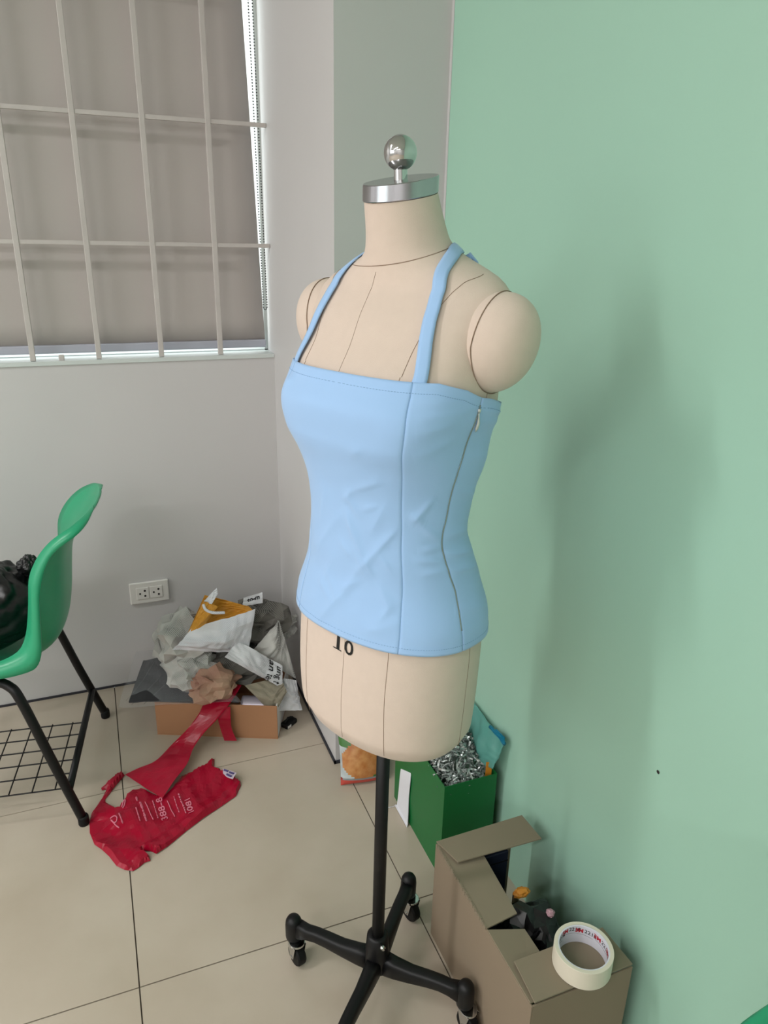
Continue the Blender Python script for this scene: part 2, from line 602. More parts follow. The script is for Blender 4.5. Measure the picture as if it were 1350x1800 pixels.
# ------------------------------------------------------------------ wall outlet and wall mark
ol = thing('wall_outlet', 'white double wall socket low on the back wall', 'socket', (0.092, YB, 0.329))
MB().box((-0.060, -0.009, -0.037), (0.060, -0.0002, 0.037)).build('cover_plate', M_PLATE, ol, bevel=0.003)
for s in (-0.021, 0.021):
    so = MB().box((s - 0.019, -0.0115, -0.020), (s + 0.019, -0.009, 0.020)).build('socket', M_PLATE, ol, bevel=0.001)
    MB().lathe([(0.0034, 0), (0.0034, 0.001)], 12).build('slot', M_HOLE, so).matrix_local = Matrix.Translation((s + 0.007, -0.0114, 0.009)) @ Matrix.Rotation(R(90), 4, 'X')
    MB().lathe([(0.0034, 0), (0.0034, 0.001)], 12).build('slot', M_HOLE, so).matrix_local = Matrix.Translation((s + 0.007, -0.0114, -0.009)) @ Matrix.Rotation(R(90), 4, 'X')
    MB().lathe([(0.003, 0), (0.003, 0.001)], 12).build('slot', M_HOLE, so).matrix_local = Matrix.Translation((s - 0.008, -0.0114, 0.0)) @ Matrix.Rotation(R(90), 4, 'X')
wp = MB().lathe([(0.0026, 0), (0.0034, 0.0006), (0.0015, 0.0009)], 9).build('wall_plug', M_HOLE)
tag(wp, 'small dark plug hole chipped into the mint green wall', 'plug hole')
wp.matrix_world = Matrix.Translation((XR - 0.0001, 0.740, 0.606)) @ Matrix.Rotation(R(-90), 4, 'Y')

# ------------------------------------------------------------------ dress form
FB = (0.394, 0.971, 0.0)
FROT = math.atan2(-0.4419, -0.8971)
form = thing('dress_form', 'beige linen dress form on a black wheeled stand', 'dress form', FB, FROT)
LEANX, LEANY = -0.0043 * 0.669, 0.0043 * 0.743


def lean(x, y, z):
    return Vector((x + LEANX * z, y + LEANY * z, z))


#      z     cx      a      bf     bb    n    tilt
BODY = [(0.655, 0.000, .1490, .1030, .1125, 2.3, 0),
        (0.700, 0.004, .1550, .1065, .1165, 2.3, 0),
        (0.760, 0.003, .1575, .1085, .1180, 2.3, 0),
        (0.820, 0.000, .1580, .1080, .1160, 2.3, 0),
        (0.880, -.004, .1540, .1070, .1090, 2.25, 0),
        (0.940, -.007, .1425, .1045, .0955, 2.2, 0),
        (0.980, -.001, .1320, .0985, .0875, 2.2, 0),
        (1.020, 0.004, .1250, .0930, .0805, 2.2, 0),
        (1.070, 0.000, .1265, .0995, .0800, 2.3, 0),
        (1.120, -.005, .1355, .1180, .0860, 2.5, 0),
        (1.160, -.004, .1415, .1280, .0910, 2.6, 0),
        (1.200, 0.000, .1520, .1260, .1010, 2.6, 0),
        (1.240, -.002, .1540, .1080, .1020, 2.5, 0),
        (1.280, -.010, .1550, .0900, .0980, 2.4, 1),
        (1.320, -.018, .1590, .0760, .0860, 2.3, 3),
        (1.345, -.024, .1570, .0660, .0760, 2.2, 5),
        (1.360, -.027, .1440, .0620, .0690, 2.1, 7),
        (1.373, -.027, .1180, .0600, .0640, 2.05, 8),
        (1.384, -.025, .0900, .0580, .0600, 2.0, 9),
        (1.394, -.022, .0700, .0560, .0575, 2.0, 10),
        (1.404, -.018, .0605, .0535, .0545, 2.0, 10.5),
        (1.425, -.012, .0550, .0500, .0510, 2.0, 11),
        (1.463, -.001, .0495, .0465, .0470, 2.0, 12)]
_bz = [r[0] for r in BODY]
BODYF = [pchip(_bz, [r[k] for r in BODY]) for k in range(1, 7)]


def ring_pt(fs, th, z, off=0.0):
    cx, a, bf, bb, n, tilt = [f(z) for f in fs]
    c, s = math.cos(th), math.sin(th)
    b = bf if c > 0 else bb
    x = (b + off) * math.copysign(abs(c) ** (2 / n), c) + cx
    y = (a + off) * math.copysign(abs(s) ** (2 / n), s)
    return x, y, z - math.tan(R(tilt)) * (x - cx)


def bust(th, z):
    s = 0.0
    for sg in (-1, 1):
        s += math.exp(-((th - sg * R(44)) / R(22)) ** 2 - ((z - 1.172) / 0.040) ** 2)
    return s


def body_pt(th, z, off=0.0):
    th = (th + math.pi) % (2 * math.pi) - math.pi
    return lean(*ring_pt(BODYF, th, z, off + 0.006 * bust(th, z)))


NS = 120
rows = []
for f, dz in ((0.0, 0.0), (0.55, 0.0), (0.86, 0.002), (0.955, 0.008), (0.992, 0.020)):
    row = []
    for i in range(NS):
        q = body_pt(2 * math.pi * i / NS, 0.655)
        row.append(Vector((q.x * f, q.y * f, 0.653 + dz)))
    rows.append(row)
zz = [0.682 + (1.463 - 0.682) * k / 110 for k in range(111)]
for z in zz:
    rows.append([body_pt(2 * math.pi * i / NS, z) for i in range(NS)])
MB().grid(rows, close_u=True).build('torso', M_LINEN, form, smooth=True)


def body_line(name, pts, r=0.0009, off=0.0001, mt=None):
    MB().tube([body_pt(t, z, off) for t, z in pts], r, 6).build(name, mt or M_SEAM, form, smooth=True)


_cs = pchip([0.67, 0.84, 1.26, 1.38], [1.5, 2.4, -1.7, -5.6])
body_line('centre_seam', [(R(_cs(z)), z) for z in [0.672 + (1.378 - 0.672) * k / 70 for k in range(71)]], 0.0003)
_cc = pchip(range(7), [30.6, 30.8, 32.0, 36.0, 42.6, 62.2, 90.0])
_cz = pchip(range(7), [1.2495, 1.272, 1.293, 1.329, 1.351, 1.367, 1.3715])
for sg in (-1, 1):
    body_line('princess_seam', [(sg * R(30 + 0.4 * math.sin(z * 30)), z) for z in [0.672 + 0.577 * k / 60 for k in range(61)]], 0.00045)
    body_line('shoulder_seam', [(sg * R(_cc(k / 6)), _cz(k / 6)) for k in range(37)], 0.00045)
    body_line('side_seam', [(sg * R(92), 0.672 + 0.56 * k / 50) for k in range(51)], 0.0004)
# neckline seam
nl = [body_pt(2 * math.pi * k / 72, 1.3905 + 0.009 * math.sin(2 * math.pi * k / 72) - 0.003 * math.cos(2 * math.pi * k / 72), 0.0002) for k in range(72)]
MB().tube(nl, 0.0006, 6, closed=True).build('neckline_seam', M_SEAM, form, smooth=True)

# shoulder caps
def cap_pt(sg, t, a, lift=0.0):
    """t = angle from the outer pole, a = angle round the armhole"""
    rad = math.sin(t) ** 0.82 if t < math.pi / 2 else math.sin(t)
    up, fx = math.sin(a), math.cos(a)
    rz = 0.066 if up > 0 else 0.064
    y = 0.150 + 0.056 * math.cos(t) + 0.16 * rz * rad * up
    return lean(-0.022 + (0.052 * rad + lift) * fx, sg * y, 1.287 + (rz * rad + lift) * up)


for sg in (1, -1):
    nu, nv = 44, 26
    ac = MB().grid([[cap_pt(sg, (j / nv) * R(118), 2 * math.pi * i / nu) for i in range(nu)] for j in range(nv + 1)], close_u=True).build('shoulder_cap', M_LINEN, form, smooth=True)
    ring = [cap_pt(sg, R(90 - 15 * max(0.0, -math.sin(2 * math.pi * i / 88))), 2 * math.pi * i / 88, 0.0007) for i in range(88)]
    MB().tube(ring, 0.0007, 6, closed=True).build('armhole_seam', M_SEAM, ac, smooth=True)

# neck cap and finial
ct = math.tan(R(12))
rows = []
for f, dz in ((0.0, 0.0), (0.985, 0.0), (1.0, 0.001), (1.0, 0.0195), (0.985, 0.0205), (0.0, 0.0205)):
    row = []
    for i in range(64):
        a = 2 * math.pi * i / 64
        x, y = 0.0485 * f * math.cos(a), 0.0505 * f * math.sin(a)
        row.append(lean(x, y, 1.4635 + dz - ct * x))
    rows.append(row)
MB().grid(rows, close_u=True).build('neck_cap', M_STEEL, form, smooth=True).modifiers.new('e', 'EDGE_SPLIT')
b0 = lean(0, 0, 1.484)
nrm = Vector((math.sin(R(4)), 0, math.cos(R(4))))
fin = MB().tube([b0 - nrm * 0.004, b0 + nrm * 0.014], 0.0088, 20).build('finial_stem', M_CHROME, form, smooth=True)
fin.modifiers.new('e', 'EDGE_SPLIT')
bc = b0 + nrm * 0.031
MB().ellipsoid(bc, (0.0215, 0.0215, 0.0215), 40, 24).build('finial_ball', M_CHROME, form, smooth=True)

# stand
MB().tube([lean(0, 0, 0.14), lean(0, 0, 0.66)], 0.0118, 20).build('pole', M_BLACK, form, smooth=True)
hub = MB().lathe([(0.018, 0.060), (0.0235, 0.066), (0.0245, 0.10), (0.022, 0.128), (0.0205, 0.150), (0.0165, 0.153), (0.0118, 0.153)], 28).build('hub', M_BLACK, form, smooth=True)
MB().tube([(0.012, 0.020, 0.146), (0.016, 0.030, 0.152)], 0.0045, 12).build('height_screw', M_CHROME, hub, smooth=True)
# leg directions from the floor contacts of the casters (world), expressed in the form's frame
for (wx, wy) in ((0.259 - 0.394, 1.096 - 0.971), (0.521 - 0.394, 1.111 - 0.971), (0.524 - 0.394, 0.846 - 0.971), (0.262 - 0.394, 0.833 - 0.971)):
    L = math.hypot(wx, wy)
    ang = math.atan2(wy, wx) - FROT
    dx, dy = math.cos(ang), math.sin(ang)
    prof = [(0.012, 0.082, 0.0165, 0.024), (0.040, 0.080, 0.0150, 0.021), (0.075, 0.081, 0.0135, 0.0165), (0.110, 0.086, 0.0128, 0.0145),
            (0.135, 0.088, 0.0125, 0.0135), (0.155, 0.086, 0.0125, 0.0140), (0.180, 0.085, 0.0138, 0.0220)]
    rows = []
    for d, z, hw, hh in prof:
        d = d * L / 0.187
        row = []
        for k in range(16):
            a = 2 * math.pi * k / 16
            ca, sa = math.cos(a), math.sin(a)
            w = hw * math.copysign(abs(ca) ** 0.6, ca)
            h = hh * math.copysign(abs(sa) ** 0.6, sa)
            row.append((dx * d - dy * w, dy * d + dx * w, z + h))
        rows.append(row)
    leg = MB().grid(rows, close_u=True)
    leg.f.append(tuple(range(16))[::-1])
    leg.f.append(tuple(range(96, 112)))
    # rounded socket at the leg's end
    lo = leg.build('leg', M_BLACK, form, smooth=True)
    ex, ey = dx * L, dy * L
    MB().lathe([(0.0100, 0.058), (0.0160, 0.060), (0.0170, 0.066), (0.0172, 0.092), (0.0160, 0.104), (0.0125, 0.111), (0.006, 0.1145), (0.0005, 0.115)], 24, (ex, ey, 0)).build('leg_socket', M_BLACK, lo, smooth=True)
    # caster
    ca = R(-75) - FROT          # the wheels all trail the same way
    tx, ty = math.cos(ca), math.sin(ca)
    ox, oy = ex + tx * 0.012, ey + ty * 0.012
    fk = MB()
    for s in (-1, 1):
        rows = []
        for aa, zt in ((-0.016, 0.056), (0.014, 0.056), (0.0055, 0.0205), (-0.0055, 0.0205)):
            rows.append(Vector((ox + tx * aa - ty * 0.0125 * s, oy + ty * aa + tx * 0.0125 * s, zt)))
        n = Vector((-ty * s, tx * s, 0)) * 0.0016
        fk.add([*rows, *[q + n for q in rows]], [(0, 1, 2, 3), (7, 6, 5, 4), (0, 4, 5, 1), (1, 5, 6, 2), (2, 6, 7, 3), (3, 7, 4, 0)])
    fk.lathe([(0.0165, 0.0535), (0.0165, 0.0585)], 20, (ox, oy, 0))
    fk.tube([(ox + ty * 0.0155, oy - tx * 0.0155, 0.0245), (ox - ty * 0.0155, oy + tx * 0.0155, 0.0245)], 0.0035, 10)
    fko = fk.build('caster_fork', M_CHROME, lo, bevel=0.0008)
    wh = MB()
    rows = []
    for r_, s_ in ((0.004, -0.0095), (0.021, -0.0095), (0.0235, -0.006), (0.0235, 0.006), (0.021, 0.0095), (0.004, 0.0095)):
        rows.append([(ox + tx * r_ * math.cos(2 * math.pi * k / 28) - ty * s_, oy + ty * r_ * math.cos(2 * math.pi * k / 28) + tx * s_, 0.0240 + r_ * math.sin(2 * math.pi * k / 28)) for k in range(28)])
    base = len(wh.v)
    wh.grid(rows, close_u=True)
    wh.f.append(tuple(range(28))[::-1])
    wh.f.append(tuple(range(28 * 5, 28 * 6)))
    wh.build('caster_wheel', M_RUBBER, lo, smooth=True).modifiers.new('e', 'EDGE_SPLIT')

# the size number printed on the front, half under the garment hem
nm = text_mesh('10', 0.027, 2, 0.0003)
rc = 0.112
MAPZ, MAPTH = 0.838, R(2.2)


def num_fn(x, y):
    return body_pt(MAPTH + x * 0.85 / rc, MAPZ + y * 1.2 - x * 0.06, 0.0007)


try:
    _b = bmesh.new()
    _b.from_mesh(nm)
    _q = [_b.verts.new((x, y, 0)) for x, y in ((-0.0128, -0.0094), (-0.0030, -0.0094), (-0.0030, -0.0080), (-0.0128, -0.0080))]
    _b.faces.new(_q)
    _b.to_mesh(nm)
    _b.free()
    nm = map_mesh(nm, num_fn)
    link('size_number', nm, M_INK, form)
except Exception as e:
    print('number', e)

# ------------------------------------------------------------------ halter top
top = thing('halter_top', 'pale blue sleeveless halter top with side zip on the dress form', 'top', FB, FROT)
#      z     cx      a      bf     bb    n
DRESS = [(0.830, -.001, .1655, .1165, .1210, 2.3),
         (0.850, -.002, .1660, .1170, .1200, 2.3),
         (0.880, -.004, .1646, .1157, .1160, 2.25),
         (0.940, -.007, .1466, .1086, .0999, 2.2),
         (0.980, -.001, .1364, .1028, .0917, 2.2),
         (1.020, 0.004, .1292, .0974, .0847, 2.2),
         (1.070, 0.000, .1311, .1043, .0844, 2.3),
         (1.120, -.005, .1399, .1200, .0906, 2.5),
         (1.160, -.004, .1458, .1310, .0955, 2.6),
         (1.200, 0.000, .1565, .1310, .1052, 2.6),
         (1.230, -.001, .1590, .1180, .1060, 2.55),
         (1.255, -.002, .1580, .1070, .1050, 2.5)]
_dz = [r[0] for r in DRESS]
DRESSF = [pchip(_dz, [r[k] for r in DRESS]) for k in range(1, 6)] + [lambda z: 0.0]
CREASES = [(-11.7, .8645, 9.9, .965, .006, .0022), (9.9, .965, 37.9, 1.0399, .0055, .0020), (3.7, 1.0434, 15.9, .9863, .006, .0020), (15.9, .9863, 20.5, .9674, .005, .0016),
           (1.4, 1.0677, 6.9, 1.0879, .005, .0018), (9.7, 1.1444, 16.0, 1.1544, .005, .0012), (6.9, 1.0879, 25.2, 1.11, .006, .0015), (-25.7, .9691, -.6, 1.0441, .007, .0015),
           (18.2, .9574, 7.1, 1.0024, .006, .0015), (24.9, .9526, 30.8, .9227, .007, .0018), (15.6, .8806, 35.8, .9051, .008, .0016), (47.0, 1.064, 57.9, 1.0514, .005, .0016),
           (49.4, 1.0533, 63.0, 1.0849, .006, .0018), (55.9, 1.0473, 73.2, 1.0231, .006, .0018), (52.3, .9967, 74.8, .9922, .0045, .0017), (54.4, .9749, 75.5, .9797, .0045, .0016),
           (56.8, 1.0103, 74.0, 1.0146, .0045, .0016), (76.5, 1.0018, 111.8, .9886, .0055, .0036), (77.5, .9768, 110.8, .9645, .0055, .0034), (80.0, 1.03, 110.0, 1.022, .006, .0022), (44.3, 1.2249, 68.6, 1.2192, .005, .0016),
           (50.4, 1.1875, 71.9, 1.195, .007, .0016), (50.7, 1.2053, 82.2, 1.2087, .006, .0018), (51.3, 1.156, 72.6, 1.171, .007, .0014), (.9, .9086, -12.3, .9479, .007, .0014),
           (-7.1, .9719, -17.1, .9151, .007, .0014), (88.5, 1.206, 112, 1.194, .005, .0022), (88, 1.19, 115, 1.178, .006, .0016), (-40, 1.215, -30, 1.225, .006, .0025), (80, .92, 110, .905, .008, .0020),
           (-22, 1.02, -12, 1.08, .008, .0012), (20, 1.03, 30, 1.075, .008, .0012), (84, 1.09, 112, 1.075, .008, .0018), (85, 1.14, 112, 1.128, .008, .0014), (0, .93, 12, .955, .005, .0014), (22, .898, 33, .93, .006, .0014), (-18, .932, -5, .903, .006, .0014), (8, 1.018, 2, 1.06, .005, .0013), (26, 1.0, 34, .978, .005, .0013), (4, 1.075, 12, 1.05, .004, .0014), (14, 1.062, 24, 1.072, .0045, .0012), (-2, 1.005, 6, .985, .005, .0013)]
SEAM_W = 0.0022
PRINCESS = pchip([0.855, 0.90, 0.94, 0.98, 1.025, 1.068, 1.112, 1.156, 1.20, 1.225, 1.25], [36.2, 37.1, 39, 41.2, 42.2, 41.2, 40.2, 41.0, 41.0, 39.6, 38.6])
SIDE = pchip([0.855, 0.902, 0.936, 0.971, 1.001, 1.023, 1.036, 1.051, 1.072, 1.098, 1.119, 1.146, 1.174, 1.197, 1.22], [81.2, 78.6, 78.6, 76.6, 75.0, 74.2, 75.0, 76.8, 77.8, 78.2, 79.8, 83.0, 84.9, 86.4, 87.4])


def hem_z(th):
    return 0.857 + 0.002 * math.sin(2 * th)


def top_z(th):
    d = abs(math.degrees(th))
    return float(np.interp(d, [0, 55, 75, 90, 110, 140, 180], [1.2465, 1.2455, 1.236, 1.221, 1.207, 1.200, 1.200]))


def crease_off(th, z):
    s = 0.0
    td = math.degrees(th)
    for (t0, z0, t1, z1, w, h) in CREASES:
        x, y = td * 0.00205, z
        ax, ay, bx, by = t0 * 0.00205, z0, t1 * 0.00205, z1
        dx, dy = bx - ax, by - ay
        L2 = dx * dx + dy * dy
        k = ((x - ax) * dx + (y - ay) * dy) / L2
        if k < -0.15 or k > 1.15:
            continue
        kc = min(max(k, 0), 1)
        e = (k - kc) * math.sqrt(L2)
        px_, py_ = ax + kc * dx, ay + kc * dy
        d2 = (x - px_) ** 2 + (y - py_) ** 2
        taper = math.sin(math.pi * min(max(kc * 0.9 + 0.05, 0), 1)) ** 0.6
        sd = (x - px_) * (-dy) + (y - py_) * dx
        s += h * taper * math.exp(-(d2 / (w * w)) ** 0.72)
    return s


def dress_pt(th, z, off=0.0):
    th = (th + math.pi) % (2 * math.pi) - math.pi
    o = off + 0.009 * bust(th, z) + 1.4 * crease_off(th, z)
    a = abs(math.degrees(th))
    for e in (PRINCESS(z), SIDE(z), 180):
        d = (a - e) * 0.0022
        o -= 0.0009 * math.exp(-(d / SEAM_W) ** 2)
    p = Vector((th * 3, z * 22, 0))
    o += 0.0008 * noise.noise(p)
    return lean(*ring_pt(DRESSF, th, z, o))


def panel(name, f0, f1, n):
    rows = []
    NZ = 120
    for j in range(NZ + 1):
        v = j / NZ
        row = []
        t0, t1 = f0(v), f1(v)
        for i in range(n + 1):
            u = i / n
            th = R(t0 + (t1 - t0) * u)
            z = hem_z(th) + (top_z(th) - hem_z(th)) * v
            row.append(dress_pt(th, z))
        rows.append(row)
    o = MB().grid(rows).build(name, M_BLUE, top, smooth=True)
    md = o.modifiers.new('thickness', 'SOLIDIFY')
    md.thickness = 0.0014
    md.offset = 0
    return o


EPS = 0.12
P_V = lambda v: PRINCESS(0.858 + 0.3885 * v)
S_V = lambda v: SIDE(0.858 + 0.3645 * v)
panel('front_panel', lambda v: -P_V(v) + EPS, lambda v: P_V(v) - EPS, 110)
panel('side_panel', lambda v: P_V(v) + EPS, lambda v: S_V(v) - EPS, 60)
panel('side_panel', lambda v: -S_V(v) + EPS, lambda v: -P_V(v) - EPS, 40)
panel('back_panel', lambda v: S_V(v) + EPS, lambda v: 180 - EPS, 70)
panel('back_panel', lambda v: -180 + EPS, lambda v: -S_V(v) - EPS, 60)

# seams, zip, stitching
for sg in (-1, 1):
    MB().tube([dress_pt(sg * R(PRINCESS(z)), z, 0.0002) for z in [0.8585 + 0.386 * k / 80 for k in range(81)]], 0.0009, 6).build('princess_seam', M_BLUESEAM, top, smooth=True)
MB().tube([dress_pt(-R(SIDE(z)), z, 0.0002) for z in [0.860 + 0.360 * k / 60 for k in range(61)]], 0.0009, 6).build('side_seam', M_BLUESEAM, top, smooth=True)
zp = MB().tube([dress_pt(R(SIDE(z)), z, 0.0009) for z in [0.890 + 0.324 * k / 70 for k in range(71)]], 0.0010, 8).build('zipper', M_ZIP, top, smooth=True)
MB().tube([dress_pt(R(SIDE(z)), z, 0.0002) for z in [0.859 + 0.031 * k / 10 for k in range(11)]], 0.0009, 6).build('side_seam', M_BLUESEAM, top, smooth=True)
q = dress_pt(R(SIDE(1.205)), 1.205, 0.002)
q2 = dress_pt(R(SIDE(1.190) + 1), 1.190, 0.0035)
q3 = dress_pt(R(SIDE(1.180) + 1.5), 1.178, 0.0035)
MB().tube([q + (q - q2) * 0.3, q], [0.0026, 0.0022], 8).build('zip_slider', M_ZIPMETAL, zp, smooth=True)
MB().tube([q, q + (q2 - q) * 0.3, q2, q2 + (q3 - q2) * 0.6, q3], [0.0009, 0.0009, 0.0022, 0.0024, 0.0008], 8).build('zip_pull', M_ZIPMETAL, zp, smooth=True)
st = MB()
for base_fn, dz in ((top_z, -0.0125), (hem_z, 0.010)):
    t = -178.0
    while t < 178:
        a = dress_pt(R(t), base_fn(R(t)) + dz, 0.0009)
        b = dress_pt(R(t + 0.9), base_fn(R(t + 0.9)) + dz, 0.0009)
        st.tube([a, b], 0.00038, 4)
        t += 1.7
sto = st.build('stitching', M_BLUESEAM, top, weld=False)
sto['kind'] = 'stuff'

# ------------------------------------------------------------------ survey helpers: a sight line through the room met with a real plane
def _ray(x, y):
    return _r * ((x - 675) / 1293.8) - _u * ((y - 900) / 1293.8) + _fw


def on_z(x, y, z=0.0):
    d = _ray(x, y)
    return Vector((0, 0, CAM_H)) + d * ((z - CAM_H) / d.z)


def on_y(x, y, Y):
    d = _ray(x, y)
    return Vector((0, 0, CAM_H)) + d * (Y / d.y)


def on_x(x, y, X):
    d = _ray(x, y)
    return Vector((0, 0, CAM_H)) + d * (X / d.x)


# straps of the halter top
def strap(pts, w, name='strap'):
    """ribbon over a list of (point, outward normal) in the form's frame"""
    rows = []
    n = len(pts)
    for i, (p, nn) in enumerate(pts):
        t = (pts[min(i + 1, n - 1)][0] - pts[max(i - 1, 0)][0]).normalized()
        s = t.cross(nn).normalized()
        rows.append([p - s * w / 2 + nn * -0.0006, p - s * w / 4 + nn * 0.0002, p + nn * 0.0003, p + s * w / 4 + nn * 0.0002, p + s * w / 2 + nn * -0.0006])
    o = MB().grid(rows).build(name, M_BLUE, top, smooth=True)
    md = o.modifiers.new('thickness', 'SOLIDIFY')
    md.thickness = 0.0019
    md.offset = 1
    return o


STRAP = [(41.5, 1.234, 0.003), (42.0, 1.248, 0.004), (39.0, 1.275, 0.005), (36.0, 1.300, 0.005), (34.2, 1.325, 0.005), (34.0, 1.345, 0.005), (38.0, 1.361, 0.005), (47, 1.3745, 0.0045),
         (64, 1.385, 0.004), (86, 1.3925, 0.004), (108, 1.397, 0.004), (128, 1.395, 0.003), (145, 1.391, 0.003), (162, 1.388, 0.003), (178, 1.387, 0.003)]


def strap_path(sg):
    ft = pchip(range(len(STRAP)), [s[0] for s in STRAP])
    fz = pchip(range(len(STRAP)), [s[1] for s in STRAP])
    fo = pchip(range(len(STRAP)), [s[2] for s in STRAP])
    out = []
    for k in range(61):
        t = k / 60 * (len(STRAP) - 1)
        th, z, o = R(sg * ft(t)), fz(t), fo(t)
        p = body_pt(th, z, o)
        e = 0.004
        du = body_pt(th + 0.03, z, o) - body_pt(th - 0.03, z, o)
        dv = body_pt(th, z + e, o) - body_pt(th, z - e, o)
        nn = du.cross(dv).normalized()
        out.append((p, nn))
    return out


for sg in (1, -1):
    strap(strap_path(sg), 0.0175)
# tied ends behind the neck
kn = body_pt(R(150), 1.382, 0.006)
for dx, dz in ((0.010, -0.030), (-0.004, -0.045)):
    pts = [(kn, Vector((-1, 0, 0))), (kn + Vector((-0.012, dx * 0.5, dz * 0.3)), Vector((-0.8, 0, 0.6))), (kn + Vector((-0.020, dx, dz)), Vector((-1, 0, 0.1)))]
    strap(pts, 0.016, 'tie_end')

# ------------------------------------------------------------------ green school chair
CH_IN = [(.42, .440), (.36, .458), (.30, .463), (.22, .466), (.15, .468), (.091, .492), (.069, .532), (.054, .604), (.045, .669), (.027, .710), (-.002, .746), (-.025, .764), (-.047, .776), (-.064, .785), (-.079, .791), (-.090, .794)]
CH_OUT = [(.425, .418), (.36, .430), (.30, .434), (.22, .435), (.14, .434), (.060, .450), (.041, .491), (.034, .565), (.028, .627), (.013, .684), (-.008, .723), (-.032, .745), (-.058, .761), (-.076, .774), (-.087, .785), (-.0905, .792)]
CH_MID = [(.42, .428), (.36, .420), (.30, .412), (.22, .406), (.14, .406), (.060, .425), (.026, .462), (.010, .530), (.001, .600), (-.006, .650), (-.020, .692), (-.040, .724), (-.062, .754), (-.080, .777), (-.090, .788), (-.0935, .7945)]
CH_W = [.185, .195, .198, .198, .195, .192, .190, .188, .182, .174, .170, .168, .160, .143, .112, .060]


def make_chair(name, label):
    t = thing(name, label, 'chair', (0, 0, 0), 0, 'green school chairs')
    k = list(range(len(CH_IN)))
    fi = [pchip(k, [p[a] for p in CH_IN]) for a in (0, 1)]
    fo = [pchip(k, [p[a] for p in CH_OUT]) for a in (0, 1)]
    fm = [pchip(k, [p[a] for p in CH_MID]) for a in (0, 1)]
    fw_ = pchip(k, CH_W)
    rows = []
    for j in range(71):
        v = j / 70 * (len(k) - 1)
        w = fw_(v)
        I, Mi = Vector((fi[0](v), 0, fi[1](v))), Vector((fm[0](v), 0, fm[1](v)))
        O = Vector((fo[0](v), 0, fo[1](v)))
        row = []
        row.append(O + Vector((0, -(w + 0.012), 0)))
        row.append(I * 0.4 + O * 0.6 + Vector((0, -(w + 0.010), 0)))
        for i in range(-12, 13):
            u = i / 12
            row.append(Mi + (I - Mi) * abs(u) ** 2.6 + Vector((0, w * u, 0)))
        row.append(I * 0.4 + O * 0.6 + Vector((0, w + 0.010, 0)))
        row.append(O + Vector((0, w + 0.012, 0)))
        rows.append(row)
    sh = MB().grid(rows).build('seat_shell', M_CHAIR, t, smooth=True)
    md = sh.modifiers.new('thickness', 'SOLIDIFY')
    md.thickness = 0.006
    md.offset = 0
    for s in (1, -1):
        def bend(pts):
            cur = bpy_catmull(pts)
            return cur
        MB().tube(bpy_catmull([(.26, s * .150, .400), (.17, s * .165, .402), (.128, s * .185, .398), (.102, s * .200, .360), (.052, s * .213, .185), (.0, s * .227, .012)]), 0.0115, 12).build('leg', M_BLACK, t, smooth=True)
        MB().tube(bpy_catmull([(.26, s * .150, .400), (.32, s * .165, .402), (.352, s * .185, .392), (.368, s * .195, .350), (.385, s * .205, .185), (.41, s * .215, .012)]), 0.0115, 12).build('leg', M_BLACK, t, smooth=True)
        for fx, fy in ((0.0, .227), (.41, .215)):
            MB().lathe([(0.0125, 0.0), (0.0135, 0.004), (0.0135, 0.022), (0.012, 0.026)], 14, (fx, s * fy, 0)).build('foot_cap', M_RUBBER, t, smooth=True)
    MB().tube([(.17, -.165, .388), (.17, .165, .388)], 0.009, 10).build('cross_bar', M_BLACK, t, smooth=True)
    bk = MB().tube([(.026, -.216, .106), (.024, .216, .106)], 0.0095, 10).build('book_rack', M_BLACK, t, smooth=True)
    MB().tube([(.392, -.205, .106), (.392, .205, .106)], 0.0095, 10).build('front_rail', M_BLACK, bk, smooth=True)
    for y in (-.060, -.007, .047, .101, .155, .211):
        MB().tube([(.030, y, .104), (.392, y, .104)], 0.0019, 6).build('wire', M_BLACK, bk)
    for k_ in range(7):
        x = .058 + .0535 * k_
        MB().tube([(x, -.062, .1065), (x, .214, .1065)], 0.0019, 6).build('wire', M_BLACK, bk)
    return t


def bpy_catmull(pts, n=8):
    P = [Vector(p) for p in pts]
    P = [P[0] * 2 - P[1]] + P + [P[-1] * 2 - P[-2]]
    out = []
    for i in range(1, len(P) - 2):
        for k in range(n):
            t = k / n
            a, b, c, d = P[i - 1:i + 3]
            out.append(0.5 * ((2 * b) + (c - a) * t + (2 * a - 5 * b + 4 * c - d) * t * t + (3 * b - a - 3 * c + d) * t ** 3))
    out.append(P[-2])
    return out


def copy_tree(o, parent=None):
    c = o.copy()
    COL.objects.link(c)
    if parent:
        c.parent = parent
        c.matrix_parent_inverse = o.matrix_parent_inverse.copy()
    for chd in list(o.children):
        copy_tree(chd, c)
    return c


chair = make_chair('school_chair', 'green plastic chair with wire book rack, black bag on its seat')
CHO, CHROT = Vector((-0.113, 1.867, 0)), math.atan2(0.146, -0.989)
chair.location = CHO
chair.rotation_euler.z = CHROT
chair2 = copy_tree(chair)
chair2['label'] = 'green plastic chair cut off at the bottom right beside the green wall'
chair2.location = (0.578, 0.203, 0)
chair2.rotation_euler.z = R(-90)

c_, s_ = math.cos(CHROT), math.sin(CHROT)


def ch_world(x, y, z):
    return (CHO.x + c_ * x - s_ * y, CHO.y + s_ * x + c_ * y, z)


def bag_fn(seed):
    f = fold_fn(seed, 8, 0.8, 4.5, 0.22)
    return f


